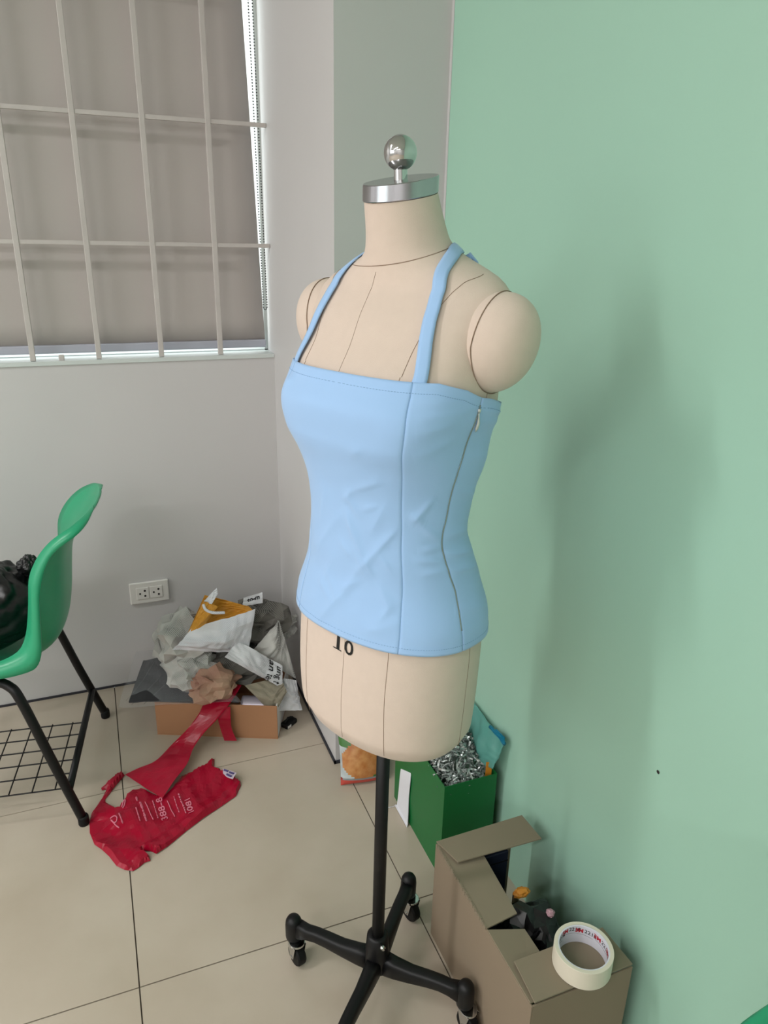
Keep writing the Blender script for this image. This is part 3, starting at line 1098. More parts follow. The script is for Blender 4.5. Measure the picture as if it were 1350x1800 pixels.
bb = thing('black_bag', 'black plastic bin bag slumped on the green chair seat', 'bag', ch_world(0.205, 0.02, 0.425))
ff = fold_fn(11, 10, 0.8, 7.0, 0.22)
m = MB().ellipsoid((0.0, 0, 0.110), (0.135, 0.14, 0.108), 110, 60, lambda d: 1 + ff(d) * (0.75 if d.z > -0.5 else 0.25))
o = m.build('bag_body', M_BLACKBAG, bb, smooth=True)
for v in o.data.vertices:
    v.co.z = max(v.co.z, 0.006 + 0.004 * math.sin(v.co.x * 60))
kf = fold_fn(12, 6, 1, 4, 0.4)
MB().ellipsoid((0.115, 0.02, 0.190), (0.026, 0.026, 0.03), 40, 24, lambda d: 1 + 0.5 * kf(d)).build('bag_knot', M_BLACKBAG, bb)

# ------------------------------------------------------------------ low carton tray with waste paper
TROT = math.atan2(-0.143, 0.334)
TRAY = Vector((0.062, 1.948, 0))
tray = thing('carton_tray', 'low orange-brown carton tray full of waste paper by the back wall', 'carton', TRAY, TROT)
TL_, TD_, TH_ = 0.363, 0.225, 0.115
th_ = 0.004
MB().box((0, 0, 0), (TL_, TD_, th_)).build('bottom', M_KRAFT, tray)
MB().box((0, 0, th_), (TL_, th_, TH_)).build('front_wall', M_KRAFT, tray, bevel=0.001)
MB().box((0, TD_ - th_, th_), (TL_, TD_, TH_)).build('rear_wall', M_KRAFT, tray, bevel=0.001)
MB().box((0, th_, th_), (th_, TD_ - th_, TH_)).build('end_wall', M_KRAFT, tray, bevel=0.001)
ew = MB().box((TL_ - th_, th_, th_), (TL_, TD_ - th_, TH_)).build('end_wall', mat('white_card_face', (205, 203, 198), 0.8), tray, bevel=0.001)

WG = 'waste papers heaped in the carton tray'
nA = crumple('crumpled_newspaper', (0.170, 2.005, 0.275), (0.088, 0.070, 0.088), 3, M_NEWS, amp=0.34, nu=72, nv=40, f1=5)
tag(nA, 'grey crumpled newspaper on the left of the paper heap', 'newspaper', WG)
nB = crumple('crumpled_newspaper', (0.385, 2.035, 0.270), (0.098, 0.075, 0.082), 8, M_NEWS3, amp=0.34, nu=72, nv=40, f1=5)
tag(nB, 'dark grey crumpled newspaper, deepened with painted gap shade, at the back right of the paper heap', 'newspaper', WG)
nC = crumple('crumpled_newspaper', (0.185, 1.955, 0.200), (0.072, 0.055, 0.062), 21, M_NEWS, amp=0.34, nu=64, nv=36, f1=5)
tag(nC, 'grey crumpled newspaper low on the left above the brown paper', 'newspaper', WG)
nD = crumple('crumpled_brown_paper', (0.232, 1.905, 0.172), (0.072, 0.050, 0.052), 5, M_BROWNP, amp=0.34, nu=64, nv=36, f1=5)
tag(nD, 'crumpled brown packing paper at the front of the paper heap', 'paper', WG)
nE = crumple('crumpled_newspaper', (0.300, 1.985, 0.175), (0.13, 0.065, 0.065), 31, M_NEWS3, amp=0.34, nu=64, nv=36, f1=5)
tag(nE, 'crumpled newspaper darkened as painted gap shade in the middle under the white envelope', 'newspaper', WG)


def folded(p00, p10, p11, p01, seed, amp, nu=26, nv=22, bulge=(0, 0, 0), f1=6.0):
    b = bilin(p00, p10, p11, p01)
    n = (Vector(p10) - Vector(p00)).cross(Vector(p01) - Vector(p00)).normalized()
    ff = fold_fn(seed, 6, 1.2, f1, 1.0)
    bu = Vector(bulge)
    return lambda u, v: b(u, v) + n * amp * ff(Vector((u * 1.2, v * 1.2, 0.3))) + bu * math.sin(math.pi * u) * math.sin(math.pi * v)


# white padded envelope with a yellow lining
env = thing('padded_envelope', 'torn white envelope with yellow lining on top of the paper heap', 'envelope', (0.26, 1.93, 0.24))
env['group'] = WG
eo = Vector(env.location)
ef = folded(on_y(303, 1142, 1.915) - eo, on_y(436, 1150, 1.905) - eo, on_y(449, 1070, 1.925) - eo, on_y(338, 1104, 1.915) - eo, 41, 0.010, 34, 26, (0, -0.035, 0.0))
sheet(ef, 34, 26).build('front_sheet', M_ENVW, env, solid=0.001)
yf = folded(on_y(330, 1112, 1.925) - eo, on_y(448, 1076, 1.930) - eo, on_y(438, 1066, 1.965) - eo, on_y(360, 1046, 1.960) - eo, 43, 0.010, 30, 18, (0, 0.02, -0.012))
sheet(yf, 30, 18).build('lining', M_ENVY, env, solid=0.001)
yf2 = folded(on_y(331, 1113, 1.919) - eo, on_y(352, 1108, 1.912) - eo, on_y(383, 1066, 1.925) - eo, on_y(358, 1056, 1.93) - eo, 44, 0.006, 16, 16, (0, -0.012, 0))
sheet(yf2, 16, 16).build('lining', M_ENVY, env, solid=0.001)
wf_ = folded(on_y(357, 1058, 1.935) - eo, on_y(372, 1062, 1.925) - eo, on_y(383, 1044, 1.94) - eo, on_y(381, 1033, 1.945) - eo, 45, 0.004, 12, 12)
sheet(wf_, 12, 12).build('torn_flap', M_ENVW, env, solid=0.001)
MB().tube(bpy_catmull([on_y(357, 1062, 1.925) - eo, on_y(362, 1072, 1.918) - eo, on_y(375, 1077, 1.912) - eo, on_y(395, 1077, 1.912) - eo]), 0.0042, 8).build('torn_edge', M_ENVW, env, smooth=True)

# white printed sheet with large letters
ps = thing('printed_sheet', 'white newspaper strip with large black letters lying on the heap', 'newspaper', (0.38, 1.90, 0.17), 0, WG)
po = Vector(ps.location)
pf = folded(on_y(397, 1157, 1.880) - po, on_y(470, 1200, 1.855) - po, on_y(502, 1180, 1.885) - po, on_y(412, 1128, 1.905) - po, 52, 0.007, 34, 20, (0, -0.020, -0.012))
pf = folded(on_y(395, 1155, 1.880) - po, on_y(496, 1210, 1.850) - po, on_y(496, 1170, 1.880) - po, on_y(418, 1126, 1.905) - po, 52, 0.007, 34, 20, (0, -0.020, -0.010))
sheet(pf, 36, 22).build('sheet', M_NEWS2, ps, solid=0.0008)


def on_sheet(fn, uc, vc, su, sv, ang, lift):
    ca, sa = math.cos(ang), math.sin(ang)

    def f(x, y):
        u = uc + (x * ca - y * sa) * su
        v = vc + (x * sa + y * ca) * sv
        p = fn(u, v)
        n = (fn(u + 0.01, v) - fn(u - 0.01, v)).cross(fn(u, v + 0.01) - fn(u, v - 0.01)).normalized()
        if n.y > 0:
            n = -n
        return p + n * lift
    return f


for s, uc in (('ung t', 0.905), ('an tec', 0.74)):
    link('lettering', map_mesh(text_mesh(s, 0.036, 1, 0.0004), on_sheet(pf, uc, 0.50, 5.2, 11.0, R(-98), 0.0016)), M_INK, ps)

# grey open sheet at the right, pale sheets hanging over the tray end
g1 = folded(on_y(440, 1150, 1.93) - po, on_y(520, 1192, 1.91) - po, on_y(490, 1090, 1.95) - po, on_y(486, 1096, 1.94) - po, 61, 0.012, 28, 24, (0, -0.02, 0))
o = sheet(g1, 30, 26).build('torn_newspaper', M_NEWS, None, solid=0.0008)
o.location = po
tag(o, 'grey pointed newspaper sheet standing at the right of the heap', 'newspaper', WG)
g2 = folded(on_y(430, 1205, 1.865) - po, on_y(482, 1258, 1.815) - po, on_y(504, 1215, 1.83) - po, on_y(492, 1190, 1.87) - po, 63, 0.010, 26, 22, (0, -0.015, 0.0))
o = sheet(g2, 26, 22).build('torn_newspaper', mat('olive_grey_newsprint', (150, 142, 124), 0.85, var=0.2, scale=18), None, solid=0.0008)
o.location = po
tag(o, 'olive grey newspaper corner hanging over the right tray edge', 'newspaper', WG)
g3 = folded(on_y(488, 1250, 1.845) - po, on_y(531, 1248, 1.855) - po, on_y(521, 1196, 1.885) - po, on_y(498, 1192, 1.88) - po, 67, 0.008, 20, 22, (0, -0.012, 0.0))
o = sheet(g3, 22, 24).build('torn_newspaper', M_NEWS2, None, solid=0.0008)
o.location = po
tag(o, 'pale newspaper sheet drooping past the right end of the tray', 'newspaper', WG)
g4 = folded(on_y(426, 1066, 2.02) - po, on_y(462, 1060, 2.0) - po, on_y(461, 1041, 2.02) - po, on_y(428, 1051, 2.03) - po, 71, 0.004, 20, 14)
tp = thing('printed_scrap', 'small newspaper scrap with black letters at the top of the heap', 'newspaper', po, 0, WG)
sheet(g4, 18, 12).build('sheet', M_NEWS2, tp, solid=0.0008)
link('lettering', map_mesh(text_mesh('to-m', 0.020, 1, 0.0006), on_sheet(g4, 0.55, 0.60, 16, 26, R(4), 0.0016)), M_INK, tp)
g5 = folded(on_y(498, 1130, 2.0) - po, on_y(522, 1110, 2.02) - po, on_y(520, 1080, 2.05) - po, on_y(470, 1085, 2.02) - po, 73, 0.016, 22, 20)
o = sheet(g5, 24, 22).build('torn_newspaper', M_NEWS, None, solid=0.0008)
o.location = po
tag(o, 'ragged grey newspaper edge nearest the pillar at the top right of the heap', 'newspaper', WG)

# charcoal garment in clear plastic, lying over the tray's left end
gd = thing('wrapped_garment', 'charcoal cloth in clear plastic sleeve sticking out left of the tray', 'packaged cloth', (0.13, 2.02, 0.126))
go = Vector(gd.location)
gfn = folded(on_z(226, 1232, .128) - go, on_z(420, 1232, .124) - go, on_z(330, 1150, .135) - go, on_z(252, 1160, .130) - go, 81, 0.006, 26, 22, (0, 0, 0.012), 3.0)
sheet(gfn, 28, 24).build('cloth', M_DARKCLOTH, gd, solid=0.004)
gfn2 = folded(on_z(208, 1241, .122) - go, on_z(425, 1236, .126) - go, on_z(335, 1140, .143) - go, on_z(240, 1146, .136) - go, 82, 0.007, 26, 22, (0, 0, 0.020), 3.0)
sheet(gfn2, 28, 24).build('plastic_sleeve', M_FILM, gd, smooth=True)
for a_, b_ in (((0.10, 0.05), (0.75, 0.95)), ((0.2, 0.04), (0.85, 0.8)), ((0.05, 0.1), (0.45, 0.95))):
    MB().tube([gfn2(a_[0] + (b_[0] - a_[0]) * k / 12, a_[1] + (b_[1] - a_[1]) * k / 12) for k in range(13)], 0.0009, 5).build('sleeve_fold', M_FILM, gd)

tin = thing('silver_tin', 'rounded silver tin lying in the tray behind the red strap', 'tin', (0.352, 1.868, 0.088))
MB().tube(bpy_catmull([(-0.042, 0.018, 0), (-0.036, 0.0155, 0), (0.036, -0.0155, 0), (0.042, -0.018, 0)], 3), [0.018, 0.022, 0.027, 0.028, 0.028, 0.028, 0.028, 0.027, 0.022, 0.018][:10], 20).build('tin_body', mat('silver_lilac_foil', (190, 182, 196), 0.3, metal=0.4), tin, smooth=True)
MB().tube([(0.040, -0.017, 0), (0.045, -0.0193, 0)], 0.012, 16).build('tin_lid', M_STEEL, tin, smooth=True)

ad = thing('black_clip', 'small black plastic clip on the floor by the tray end', 'clip', on_z(508, 1274, 0.0), R(35))
MB().box((-0.024, -0.014, 0), (0.024, 0.014, 0.016)).build('clip_body', M_RUBBER, ad, bevel=0.004)
MB().box((-0.021, -0.0148, 0.004), (-0.006, -0.0135, 0.012)).build('clip_label', M_PLATE, ad)
MB().tube([(-0.018, 0.0, 0.018), (0.0, 0.004, 0.024), (0.018, 0.0, 0.018)], 0.003, 8).build('clip_loop', M_RUBBER, ad, smooth=True)

# ------------------------------------------------------------------ red plastic carrier bag
rb = thing('red_carrier_bag', 'torn red plastic carrier bag trailing from the tray onto the floor', 'bag', on_z(270, 1440, 0))
ro = Vector(rb.location)


def c6(x, y):
    return (130 + x * 0.25926, 1180 + y * 0.25926)


OUT = [(330, 690), (285, 722), (240, 755), (185, 795), (190, 812), (222, 805), (195, 860), (160, 910), (120, 970), (106, 1030), (108, 1100), (140, 1180), (190, 1215), (240, 1262), (290, 1325), (340, 1350),
       (400, 1360), (440, 1335), (480, 1302), (520, 1290), (512, 1258), (478, 1238), (470, 1222), (520, 1228), (560, 1245), (640, 1190), (760, 1090), (880, 1000), (1000, 920), (1100, 850), (1132, 780), (1130, 752), (1100, 735), (1050, 695), (1000, 682),
       (950, 660), (952, 600), (940, 595), (900, 635), (800, 690), (720, 725), (670, 800), (600, 862), (540, 835), (470, 800), (395, 815), (350, 870), (310, 925), (285, 935), (215, 892), (212, 872), (270, 800), (345, 712)]
flat = [on_z(*c6(*q), 0.0) for q in OUT]
bm = bmesh.new()
vs_ = [bm.verts.new((p.x, p.y, 0)) for p in flat]
es_ = [bm.edges.new((vs_[i], vs_[(i + 1) % len(vs_)])) for i in range(len(vs_))]
bmesh.ops.triangle_fill(bm, use_beauty=True, edges=es_)
for _ in range(4):
    long = [e for e in bm.edges if e.calc_length() > 0.010]
    bmesh.ops.subdivide_edges(bm, edges=long, cuts=1)
    bmesh.ops.triangulate(bm, faces=bm.faces)
edge_v = {v for v in bm.verts if v.is_boundary}
fr = fold_fn(91, 9, 6.0, 26.0, 1.0)


def bag_h(x, y, rim=False):
    p = Vector((x, y, 0.2))
    h = 0.008 + 0.008 * fr(p) + 0.010 * (noise.noise(p * 9.0) + 0.1)
    return max(0.0022, h * (0.2 if rim else 1.0))


for v in bm.verts:
    v.co.z = bag_h(v.co.x, v.co.y, v in edge_v)
bmesh.ops.recalc_face_normals(bm, faces=bm.faces)
if sum(f.normal.z for f in bm.faces) < 0:
    bmesh.ops.reverse_faces(bm, faces=bm.faces)
for v in bm.verts:
    v.co -= ro
me = bpy.data.meshes.new('bag_body')
bm.to_mesh(me)
bm.free()
bo = link('bag_body', me, M_RED, rb)
md = bo.modifiers.new('thickness', 'SOLIDIFY')
md.thickness = 0.0006
md.offset = -1


def ribbon(name, rows_in, material, parent, org, seed, amp, nu=16, solid=0.0006):
    """a creased band between a list of left and right rims"""
    n = len(rows_in)
    L = bpy_catmull([r[0] for r in rows_in], 6)
    Rr = bpy_catmull([r[1] for r in rows_in], 6)
    ff = fold_fn(seed, 6, 8.0, 40.0, 1.0)
    rows = []
    for a, b in zip(L, Rr):
        row = []
        for i in range(nu + 1):
            u = i / nu
            p = a * (1 - u) + b * u
            k = amp * ff(p)
            row.append(p + Vector((0.2, -0.7, 0.7)) * k * (1 if 0 < i < nu else 0.4) - org)
        rows.append(row)
    for row in rows:
        for p in row:
            if p.z + org.z < 0.003:
                p.z = 0.003 - org.z
    return MB().grid(rows).build(name, material, parent, solid=solid)


TY_ = lambda x, y, z: on_z(x, y, z)
ribbon('long_handle', [
    (on_z(*c6(345, 700), .012), on_z(*c6(600, 860), .022)),
    (on_z(*c6(440, 655), .020), on_z(*c6(680, 740), .030)),
    (on_z(*c6(555, 605), .030), on_z(*c6(765, 630), .032)),
    (on_z(*c6(660, 500), .040), on_z(*c6(810, 520), .040)),
    (on_z(*c6(770, 390), .075), on_z(*c6(880, 420), .070)),
    (on_z(*c6(845, 290), .110), on_z(*c6(975, 320), .100)),
    (on_z(*c6(885, 215), .128), on_z(*c6(1040, 240), .122)),
    (on_z(*c6(960, 165), .138), on_z(*c6(1090, 170), .136)),
    (on_z(*c6(1080, 85), .150), on_z(*c6(1135, 95), .150))], M_RED, rb, ro, 95, 0.006)
ribbon('short_handle', [
    (on_z(*c6(960, 260), .119), on_z(*c6(1060, 240), .119)),
    (on_z(*c6(975, 320), .092), on_z(*c6(1062, 320), .088)),
    (on_z(*c6(990, 380), .058), on_z(*c6(1070, 390), .050)),
    (on_z(*c6(1020, 470), .012), on_z(*c6(1105, 470), .012))], M_RED, rb, ro, 97, 0.003, 8)


def bag_print(px0, py0, ang, size_px):
    """maps letter plane (x right, y up) onto the crumpled film: ang = direction of reading in the photo's ground plan"""
    o0 = on_z(*c6(px0, py0), 0)
    e1 = on_z(*c6(px0 + math.cos(ang) * 60, py0 + math.sin(ang) * 60), 0)
    e2 = on_z(*c6(px0 + math.sin(ang) * 60, py0 - math.cos(ang) * 60), 0)
    dx, dy = (e1 - o0) / 60, (e2 - o0) / 60

    def f(x, y):
        p = o0 + dx * x + dy * y
        return Vector((p.x, p.y, bag_h(p.x, p.y) + 0.0022)) - ro
    return f


def put_print(s, x, y, ang, size, bold=0.0):
    link('printing', map_mesh(text_mesh(s, size, 2, bold), bag_print(x, y, R(ang), size)), M_REDPRINT, rb)


put_print('388-8', 600, 955, 252, 62, 1.0)
put_print('1081', 785, 935, 252, 55, 1.2)


def worn_row(x0, y0, x1, y1, w, seed):
    """a row of print too worn to read: short dabs of ink"""
    rn = random.Random(seed)
    a, b = on_z(*c6(x0, y0)), on_z(*c6(x1, y1))
    mb = MB()
    t = 0.0
    while t < 1.0:
        e = min(1.0, t + rn.uniform(0.04, 0.09))
        pts = []
        for k in range(4):
            p = a + (b - a) * (t + (e - t) * k / 3)
            pts.append(Vector((p.x, p.y, bag_h(p.x, p.y) + 0.0018)) - ro)
        mb.tube(pts, w * rn.uniform(0.6, 1.0), 5)
        t = e + rn.uniform(0.02, 0.05)
    mb.build('printing', M_REDPRINT, rb)


worn_row(452, 915, 495, 1040, 0.0030, 1)
worn_row(425, 960, 452, 1045, 0.0018, 2)
worn_row(536, 905, 572, 1010, 0.0016, 3)
worn_row(680, 880, 715, 975, 0.0016, 4)
worn_row(712, 865, 762, 980, 0.0022, 5)
worn_row(310, 1000, 335, 1062, 0.0022, 6)
worn_row(425, 880, 432, 900, 0.0030, 7)
for pts_ in ([(248, 1020), (275, 1010), (296, 1028), (290, 1052), (268, 1050), (255, 1032), (280, 1062), (310, 1085)], [(328, 945), (340, 915), (352, 908), (345, 935), (334, 950)]):
    q_ = []
    for p in bpy_catmull([Vector((x, y, 0)) for x, y in pts_], 5):
        g_ = on_z(*c6(p.x, p.y))
        q_.append(Vector((g_.x, g_.y, bag_h(g_.x, g_.y) + 0.0018)) - ro)
    MB().tube(q_, 0.0016, 5).build('printing', M_REDPRINT, rb)
for (xa, ya, xb, yb) in ((485, 915, 540, 1030), (635, 905, 685, 1000)):
    a, b = on_z(*c6(xa, ya)), on_z(*c6(xb, yb))
    pts = []
    for k in range(21):
        p = a + (b - a) * k / 20
        pts.append(Vector((p.x, p.y, bag_h(p.x, p.y) + 0.0024)) - ro)
    MB().tube(pts, 0.0011, 5).build('printing', M_REDPRINT, rb)
lab = [on_z(*c6(*q)) for q in ((1012, 712), (1062, 725), (1105, 740), (1080, 785), (1040, 770), (1015, 745))]
lm = MB()
lm.add([Vector((p.x, p.y, 0.026)) - ro for p in lab], [(0, 1, 2, 3, 4, 5)])
lo_ = lm.build('paper_label', mat('pale_paper_label', (205, 190, 205), 0.7), rb, solid=0.0006)
lm = MB()
for a0, b0_ in (((1022, 722), (1050, 732)), ((1058, 738), (1088, 748)), ((1040, 752), (1072, 768))):
    a, b = on_z(*c6(*a0)), on_z(*c6(*b0_))
    lm.tube([Vector((a.x, a.y, 0.027)) - ro, Vector((b.x, b.y, 0.027)) - ro], 0.0035, 4)
lm.build('label_print', mat('navy_print', (60, 50, 105), 0.7), rb)

# ------------------------------------------------------------------ green gift bag by the green wall
GX0, GX1, GY0, GY1, GH = 0.632, 0.766, 1.179, 1.462, 0.262
gb = thing('green_paper_bag', 'dark green open paper bag standing against the mint wall', 'bag', ((GX0 + GX1) / 2, (GY0 + GY1) / 2, 0))
hx, hy = (GX1 - GX0) / 2, (GY1 - GY0) / 2
tk = 0.0015
MB().box((-hx, -hy, 0), (hx, hy, 0.002)).build('bag_bottom', M_GBAG, gb)
MB().box((-hx, -hy, 0.002), (-hx + tk, hy, GH)).build('bag_side', M_GBAG, gb)
MB().box((hx - tk, -hy, 0.002), (hx, hy, GH)).build('bag_side', M_GBAG, gb)
MB().box((-hx + tk, -hy, 0.002), (hx - tk, -hy + tk, GH)).build('bag_end', M_GBAG, gb)
MB().box((-hx + tk, hy - tk, 0.002), (hx - tk, hy, GH)).build('bag_end', M_GBAG, gb)
wr = thing('white_webbing', 'white webbing strip hanging down the side of the green bag', 'strap', (GX0 - 0.01, 1.30, 0))
wo = Vector(wr.location)
XW = GX0 - 0.004
strip = [(on_x(705, 1349, XW + 0.005), on_x(722, 1356, XW + 0.005)), (on_x(703, 1362, XW), on_x(721, 1372, XW)), (on_x(700, 1395, XW), on_x(718, 1405, XW)), (on_x(697, 1420, XW - 0.003), on_x(717, 1432, XW - 0.003)),
         (on_x(694, 1450, XW - 0.005), on_x(716, 1452, XW - 0.005)), (on_x(692, 1478, XW - 0.008), on_x(715, 1469, XW - 0.008))]
ribbon('strap_front', strip, M_RIBBON, wr, wo, 5, 0.0004, 6, 0.0014)
strip2 = [(on_x(693, 1443, XW - 0.009), on_x(692, 1478, XW - 0.009)), (on_x(687, 1433, XW - 0.020), on_x(686, 1471, XW - 0.020)), (on_x(678, 1418, XW - 0.034), on_x(677, 1460, XW - 0.034)), (on_x(668, 1402, XW - 0.05), on_x(667, 1446, XW - 0.05))]
ribbon('strap_tail', strip2, M_RIBBON, wr, wo, 6, 0.0004, 6, 0.0014)

# clear bag of silver shreds in the green bag
sh = thing('shred_bag', 'clear bag of shiny silver shreds filling the green bag', 'shreds', ((GX0 + GX1) / 2, 1.325, 0.195))
rnd = random.Random(4)
sm = MB()
for k in range(1700):
    x = rnd.uniform(-0.060, 0.060)
    y = rnd.uniform(-0.138, 0.130)
    t_ = math.exp(-((y + 0.03) / 0.085) ** 2)
    z = 0.045 + 0.085 * t_ * (1 - (x / 0.075) ** 2) - rnd.uniform(0, 0.022) + (0.010 if y > -0.11 else 0)
    d = Vector((rnd.gauss(0, 1), rnd.gauss(0, 1), rnd.gauss(0, 0.8))).normalized()
    w = d.cross(Vector((rnd.gauss(0, 1), rnd.gauss(0, 1), rnd.gauss(0, 1)))).normalized()
    L = rnd.uniform(0.006, 0.014)
    c = Vector((x, y, z))
    up = d.cross(w) * L * 0.35
    ww = w * rnd.uniform(0.0012, 0.0026)
    pts = [c - d * L, c - d * L * 0.3 + up, c + d * L * 0.4 + up, c + d * L]
    sm.add([q for p in pts for q in (p - ww, p + ww)], [(0, 1, 3, 2), (2, 3, 5, 4), (4, 5, 7, 6)])
so_ = sm.build('shreds', M_SHRED, sh, weld=False)
so_['kind'] = 'stuff'
cf = fold_fn(14, 6, 1, 4, 0.14)
MB().ellipsoid((0, -0.012, 0.020), (0.060, 0.112, 0.112), 36, 20, lambda d: 1 + cf(d)).build('film', clear_film('shred_bag_film', (200, 210, 205), 0.10), sh, smooth=True)

# teal zip bag leaning on the wall behind
tz = thing('teal_zip_bag', 'see-through teal zip bag leaning on the wall above the green bag', 'bag', (0.735, 1.33, 0.26))
to = Vector(tz.location)
tf = folded(on_x(820, 1330, 0.745) - to, on_x(866, 1352, 0.752) - to, on_x(888, 1305, 0.772) - to, on_x(826, 1228, 0.776) - to, 17, 0.006, 22, 22, (-0.012, 0, 0))
sheet(tf, 24, 24).build('film', M_TEAL, tz, smooth=True, solid=0.0006)
MB().tube([tf(0.62 + 0.38 * k / 8, 1.0 - 0.0 * k) + Vector((-0.002, 0, -0.004)) for k in range(9)], 0.0045, 8).build('zip_edge', M_TEALEDGE, tz, smooth=True)
tf2 = folded(on_x(868, 1289, 0.765) - to, on_x(887, 1309, 0.768) - to, on_x(887, 1296, 0.770) - to, on_x(872, 1281, 0.770) - to, 18, 0.001, 8, 8)
sheet(tf2, 8, 8).build('zip_corner', M_TEALEDGE, tz, solid=0.001)
oc = MB().box((-0.001, -0.007, 0), (0.001, 0.007, 0.070)).build('orange_card', M_ORANGE)
oc.location = (0.752, 1.195, 0.215)
oc.rotation_euler = (0, 0, R(70))
tag(oc, 'narrow orange card upright inside the green bag corner', 'card')

# snack packet against the pillar
sk = thing('snack_packet', 'orange and green snack packet standing against the pillar', 'packet', on_z(640, 1372, 0.0) + Vector((0, 0.0, 0)), R(-8))
so2 = Vector(sk.location)


def pillow(u, v, w=0.135, h=0.175, d=0.030):
    x = (u - 0.5) * w * (1 - 0.06 * math.sin(math.pi * v))
    k = (max(0.0, math.sin(math.pi * u)) ** 0.5) * (max(0.0, math.sin(math.pi * v)) ** 0.5)
    return x, k * d, v * h


def packet_patch(name, material, test, side=1, lift=0.0):
    mb = MB()
    N = 30
    for i in range(N):
        for j in range(N):
            u, v = (i + 0.5) / N, (j + 0.5) / N
            if test(u, v):
                q = []
                for uu, vv in ((i, j), (i + 1, j), (i + 1, j + 1), (i, j + 1)):
                    x, k, z = pillow(uu / N, vv / N)
                    lean_ = z * 0.42
                    q.append((x, -side * (k + lift) + lean_ * 1.0 - 0.01, 0.004 + z * 0.9))
                mb.add(q, [(0, 1, 2, 3)])
    return mb.build(name, material, sk, smooth=True)


oval = lambda u, v: ((u - 0.46) / 0.44) ** 2 + ((v - 0.42) / 0.30) ** 2 < 1
packet_patch('front_print', M_SNACK, lambda u, v: oval(u, v) and v > 0.12)
packet_patch('green_band', M_SNACKG, lambda u, v: not oval(u, v) and (0.12 < v < 0.40 and u > 0.4 or 0.62 < v < 0.78))
packet_patch('white_band', M_SNACKW, lambda u, v: not oval(u, v) and not (0.12 < v < 0.40 and u > 0.4 or 0.62 < v < 0.78) and v > 0.10)
packet_patch('red_band', M_SNACKR, lambda u, v: v <= 0.12 and not oval(u, v) or (v <= 0.12))
packet_patch('back_film', M_SNACKW, lambda u, v: True, -1)

# ------------------------------------------------------------------ big cardboard box with torn flaps
BX0, BX1, BY0, BY1, BZ = 0.550, 0.752, 0.684, 1.050, 0.248
cb = thing('cardboard_box', 'brown cardboard box with torn open flaps beside the dress form', 'box', ((BX0 + BX1) / 2, (BY0 + BY1) / 2, 0))
co = Vector(cb.location)
tc = 0.0035


def cbox(name, a, b, m_=M_CARD):
    return MB().box(Vector(a) - co, Vector(b) - co).build(name, m_, cb, bevel=0.0008)


cbox('bottom', (BX0, BY0, 0), (BX1, BY1, tc))
cbox('side_wall', (BX0, BY0, tc), (BX0 + tc, BY1, BZ))
cbox('end_wall', (BX0 + tc, BY0, tc), (BX1, BY0 + tc, BZ))
cbox('end_wall', (BX0 + tc, BY1 - tc, tc), (BX1 - 0.02, BY1, BZ), M_CARD)
cbox('side_wall', (BX1 - tc, BY0 + tc, tc), (BX1, BY1 - tc, 0.045))


def flap(name, quad, z, thick=0.0035, dz=(0, 0, 0, 0)):
    p = [Vector((x, y, z + d)) - co for (x, y), d in zip(quad, dz)]
    q = [v + Vector((0, 0, thick)) for v in p]
    mb = MB()
    mb.add(p + q, [(3, 2, 1, 0), (4, 5, 6, 7), (0, 1, 5, 4), (1, 2, 6, 5), (2, 3, 7, 6), (3, 0, 4, 7)])
    o = mb.build(name, M_CARDIN, cb, bevel=0.0006)
    # darker corrugated cut edge as a thin strip along the rims
    return o


flap('far_flap', [(0.551, 1.050), (0.566, 0.982), (0.752, 0.972), (0.752, 1.048)], BZ + 0.003, dz=(0, 0.006, 0.012, 0.006))
flap('side_flap', [(0.551, 0.836), (0.620, 0.846), (0.628, 0.985), (0.551, 1.044)], BZ + 0.0005, dz=(0, -0.002, -0.002, 0))
flap('side_flap', [(0.551, 0.690), (0.620, 0.690), (0.620, 0.818), (0.551, 0.834)], BZ - 0.0015, dz=(0.001, -0.004, -0.008, 0.001))
flap('near_flap', [(0.556, 0.685), (0.751, 0.685), (0.746, 0.762), (0.562, 0.760)], BZ + 0.0040, dz=(0, 0, 0.001, 0.001))
ed = MB()
rnd = random.Random(9)
for k in range(46):
    y = 0.838 + 0.206 * k / 46
    ed.box(Vector((0.5496 - rnd.uniform(0, 0.0012), y, BZ - 0.001 - rnd.uniform(0, 0.003))) - co, Vector((0.5515 + rnd.uniform(0, 0.002), y + 0.0040, BZ + 0.0046 + rnd.uniform(0, 0.0008))) - co)
ed.build('torn_edge', M_CARDIN, cb)
cr = crumple('black_bundle', (0.664, 0.845, 0.160), (0.062, 0.085, 0.058), 77, M_BLACKBAG, amp=0.22)
tag(cr, 'crumpled black plastic bundle inside the cardboard box', 'bundle')
cr2 = crumple('orange_scrap', (0.668, 0.905, 0.222), (0.017, 0.010, 0.008), 78, M_ORANGE, amp=0.2, corners=0)
tag(cr2, 'orange scrap on the black bundle in the cardboard box', 'scrap')
cr3 = crumple('pink_scrap', (0.692, 0.842, 0.226), (0.008, 0.008, 0.006), 79, M_PINK, amp=0.2, corners=0)
tag(cr3, 'small pink scrap on the black bundle near the tape', 'scrap')
nv = thing('navy_box', 'dark navy slim box standing under the far cardboard flap', 'box', (0.640, 1.015, tc))
MB().box((-0.062, -0.022, 0), (0.050, 0.022, 0.232)).build('box_body', M_NAVY, nv, bevel=0.002)
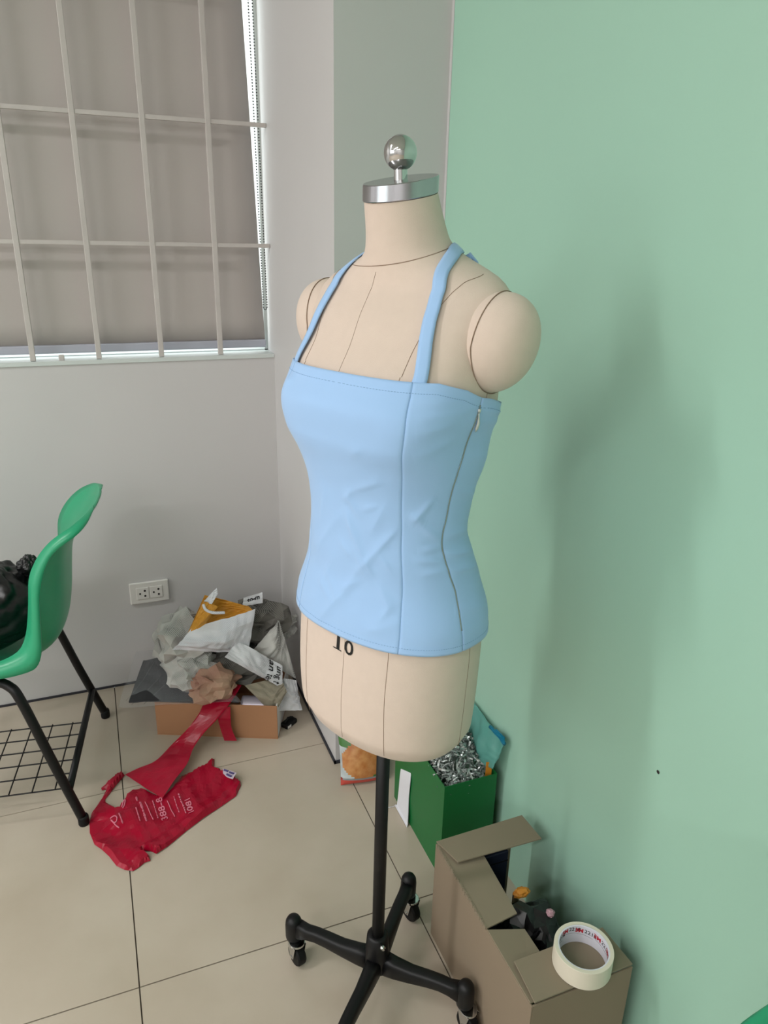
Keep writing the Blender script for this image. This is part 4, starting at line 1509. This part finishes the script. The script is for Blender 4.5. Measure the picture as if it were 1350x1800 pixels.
MB().box((-0.062, -0.0226, 0.206), (0.050, -0.0221, 0.209)).build('lid_line', M_RUBBER, nv)

# ------------------------------------------------------------------ masking tape roll
tape = thing('masking_tape_roll', 'cream masking tape roll lying on the near end of the cardboard box', 'tape', (0.668, 0.716, BZ + 0.0088))
RO, RI, HT = 0.0495, 0.0430, 0.038
MB().grid([[(r * math.cos(2 * math.pi * i / 72), r * math.sin(2 * math.pi * i / 72), z) for i in range(72)] for r, z in
           ((RI, 0.0), (RO - 0.0005, 0.0), (RO, 0.0005), (RO, HT - 0.0005), (RO - 0.0005, HT), (RI, HT))], close_u=True).build('tape_band', M_TAPE, tape, smooth=True).modifiers.new('e', 'EDGE_SPLIT')
core = MB().grid([[(r * math.cos(2 * math.pi * i / 72), r * math.sin(2 * math.pi * i / 72), z) for i in range(72)] for r, z in
                  ((RI, 0.0), (RI, HT - 0.0003), (RI - 0.0022, HT - 0.0006), (RI - 0.0022, 0.0), (RI, 0.0))], close_u=True).build('card_core', M_TAPEIN, tape, smooth=True)
core.modifiers.new('e', 'EDGE_SPLIT')
RC = RI - 0.0022 - 0.0003
slope = 0.42


def core_fn(a0, z0):
    def f(x, y):
        # reading runs clockwise seen from above and climbs, upright letters
        cs_, sn_ = math.cos(slope * 0.0), math.sin(slope * 0.0)
        a = a0 - x / RC
        return Vector((RC * math.cos(a), RC * math.sin(a), z0 + y - x * 0.12))
    return f


VA = math.atan2(0.716, 0.668)
for a_, z_ in ((VA + R(42), 0.030), (VA + R(2), 0.026), (VA - R(44), 0.026), (VA - R(88), 0.026), (VA + R(85), 0.026)):
    link('red_mark', map_mesh(text_mesh('3M', 0.0115, 2, 0.00045), core_fn(a_ + R(15), z_ + 0.001)), M_REDINK, core)
    link('black_mark', map_mesh(text_mesh('2218', 0.0110, 2, 0.00012), core_fn(a_ - R(13), z_)), M_INK, core)
    MB().tube([Vector((RC * math.cos(a_ - R(t)), RC * math.sin(a_ - R(t)), z_ - 0.0075 - RC * R(t) * 0.12)) for t in range(-20, 22, 3)], 0.0002, 4).build('print_line', M_INK, core)
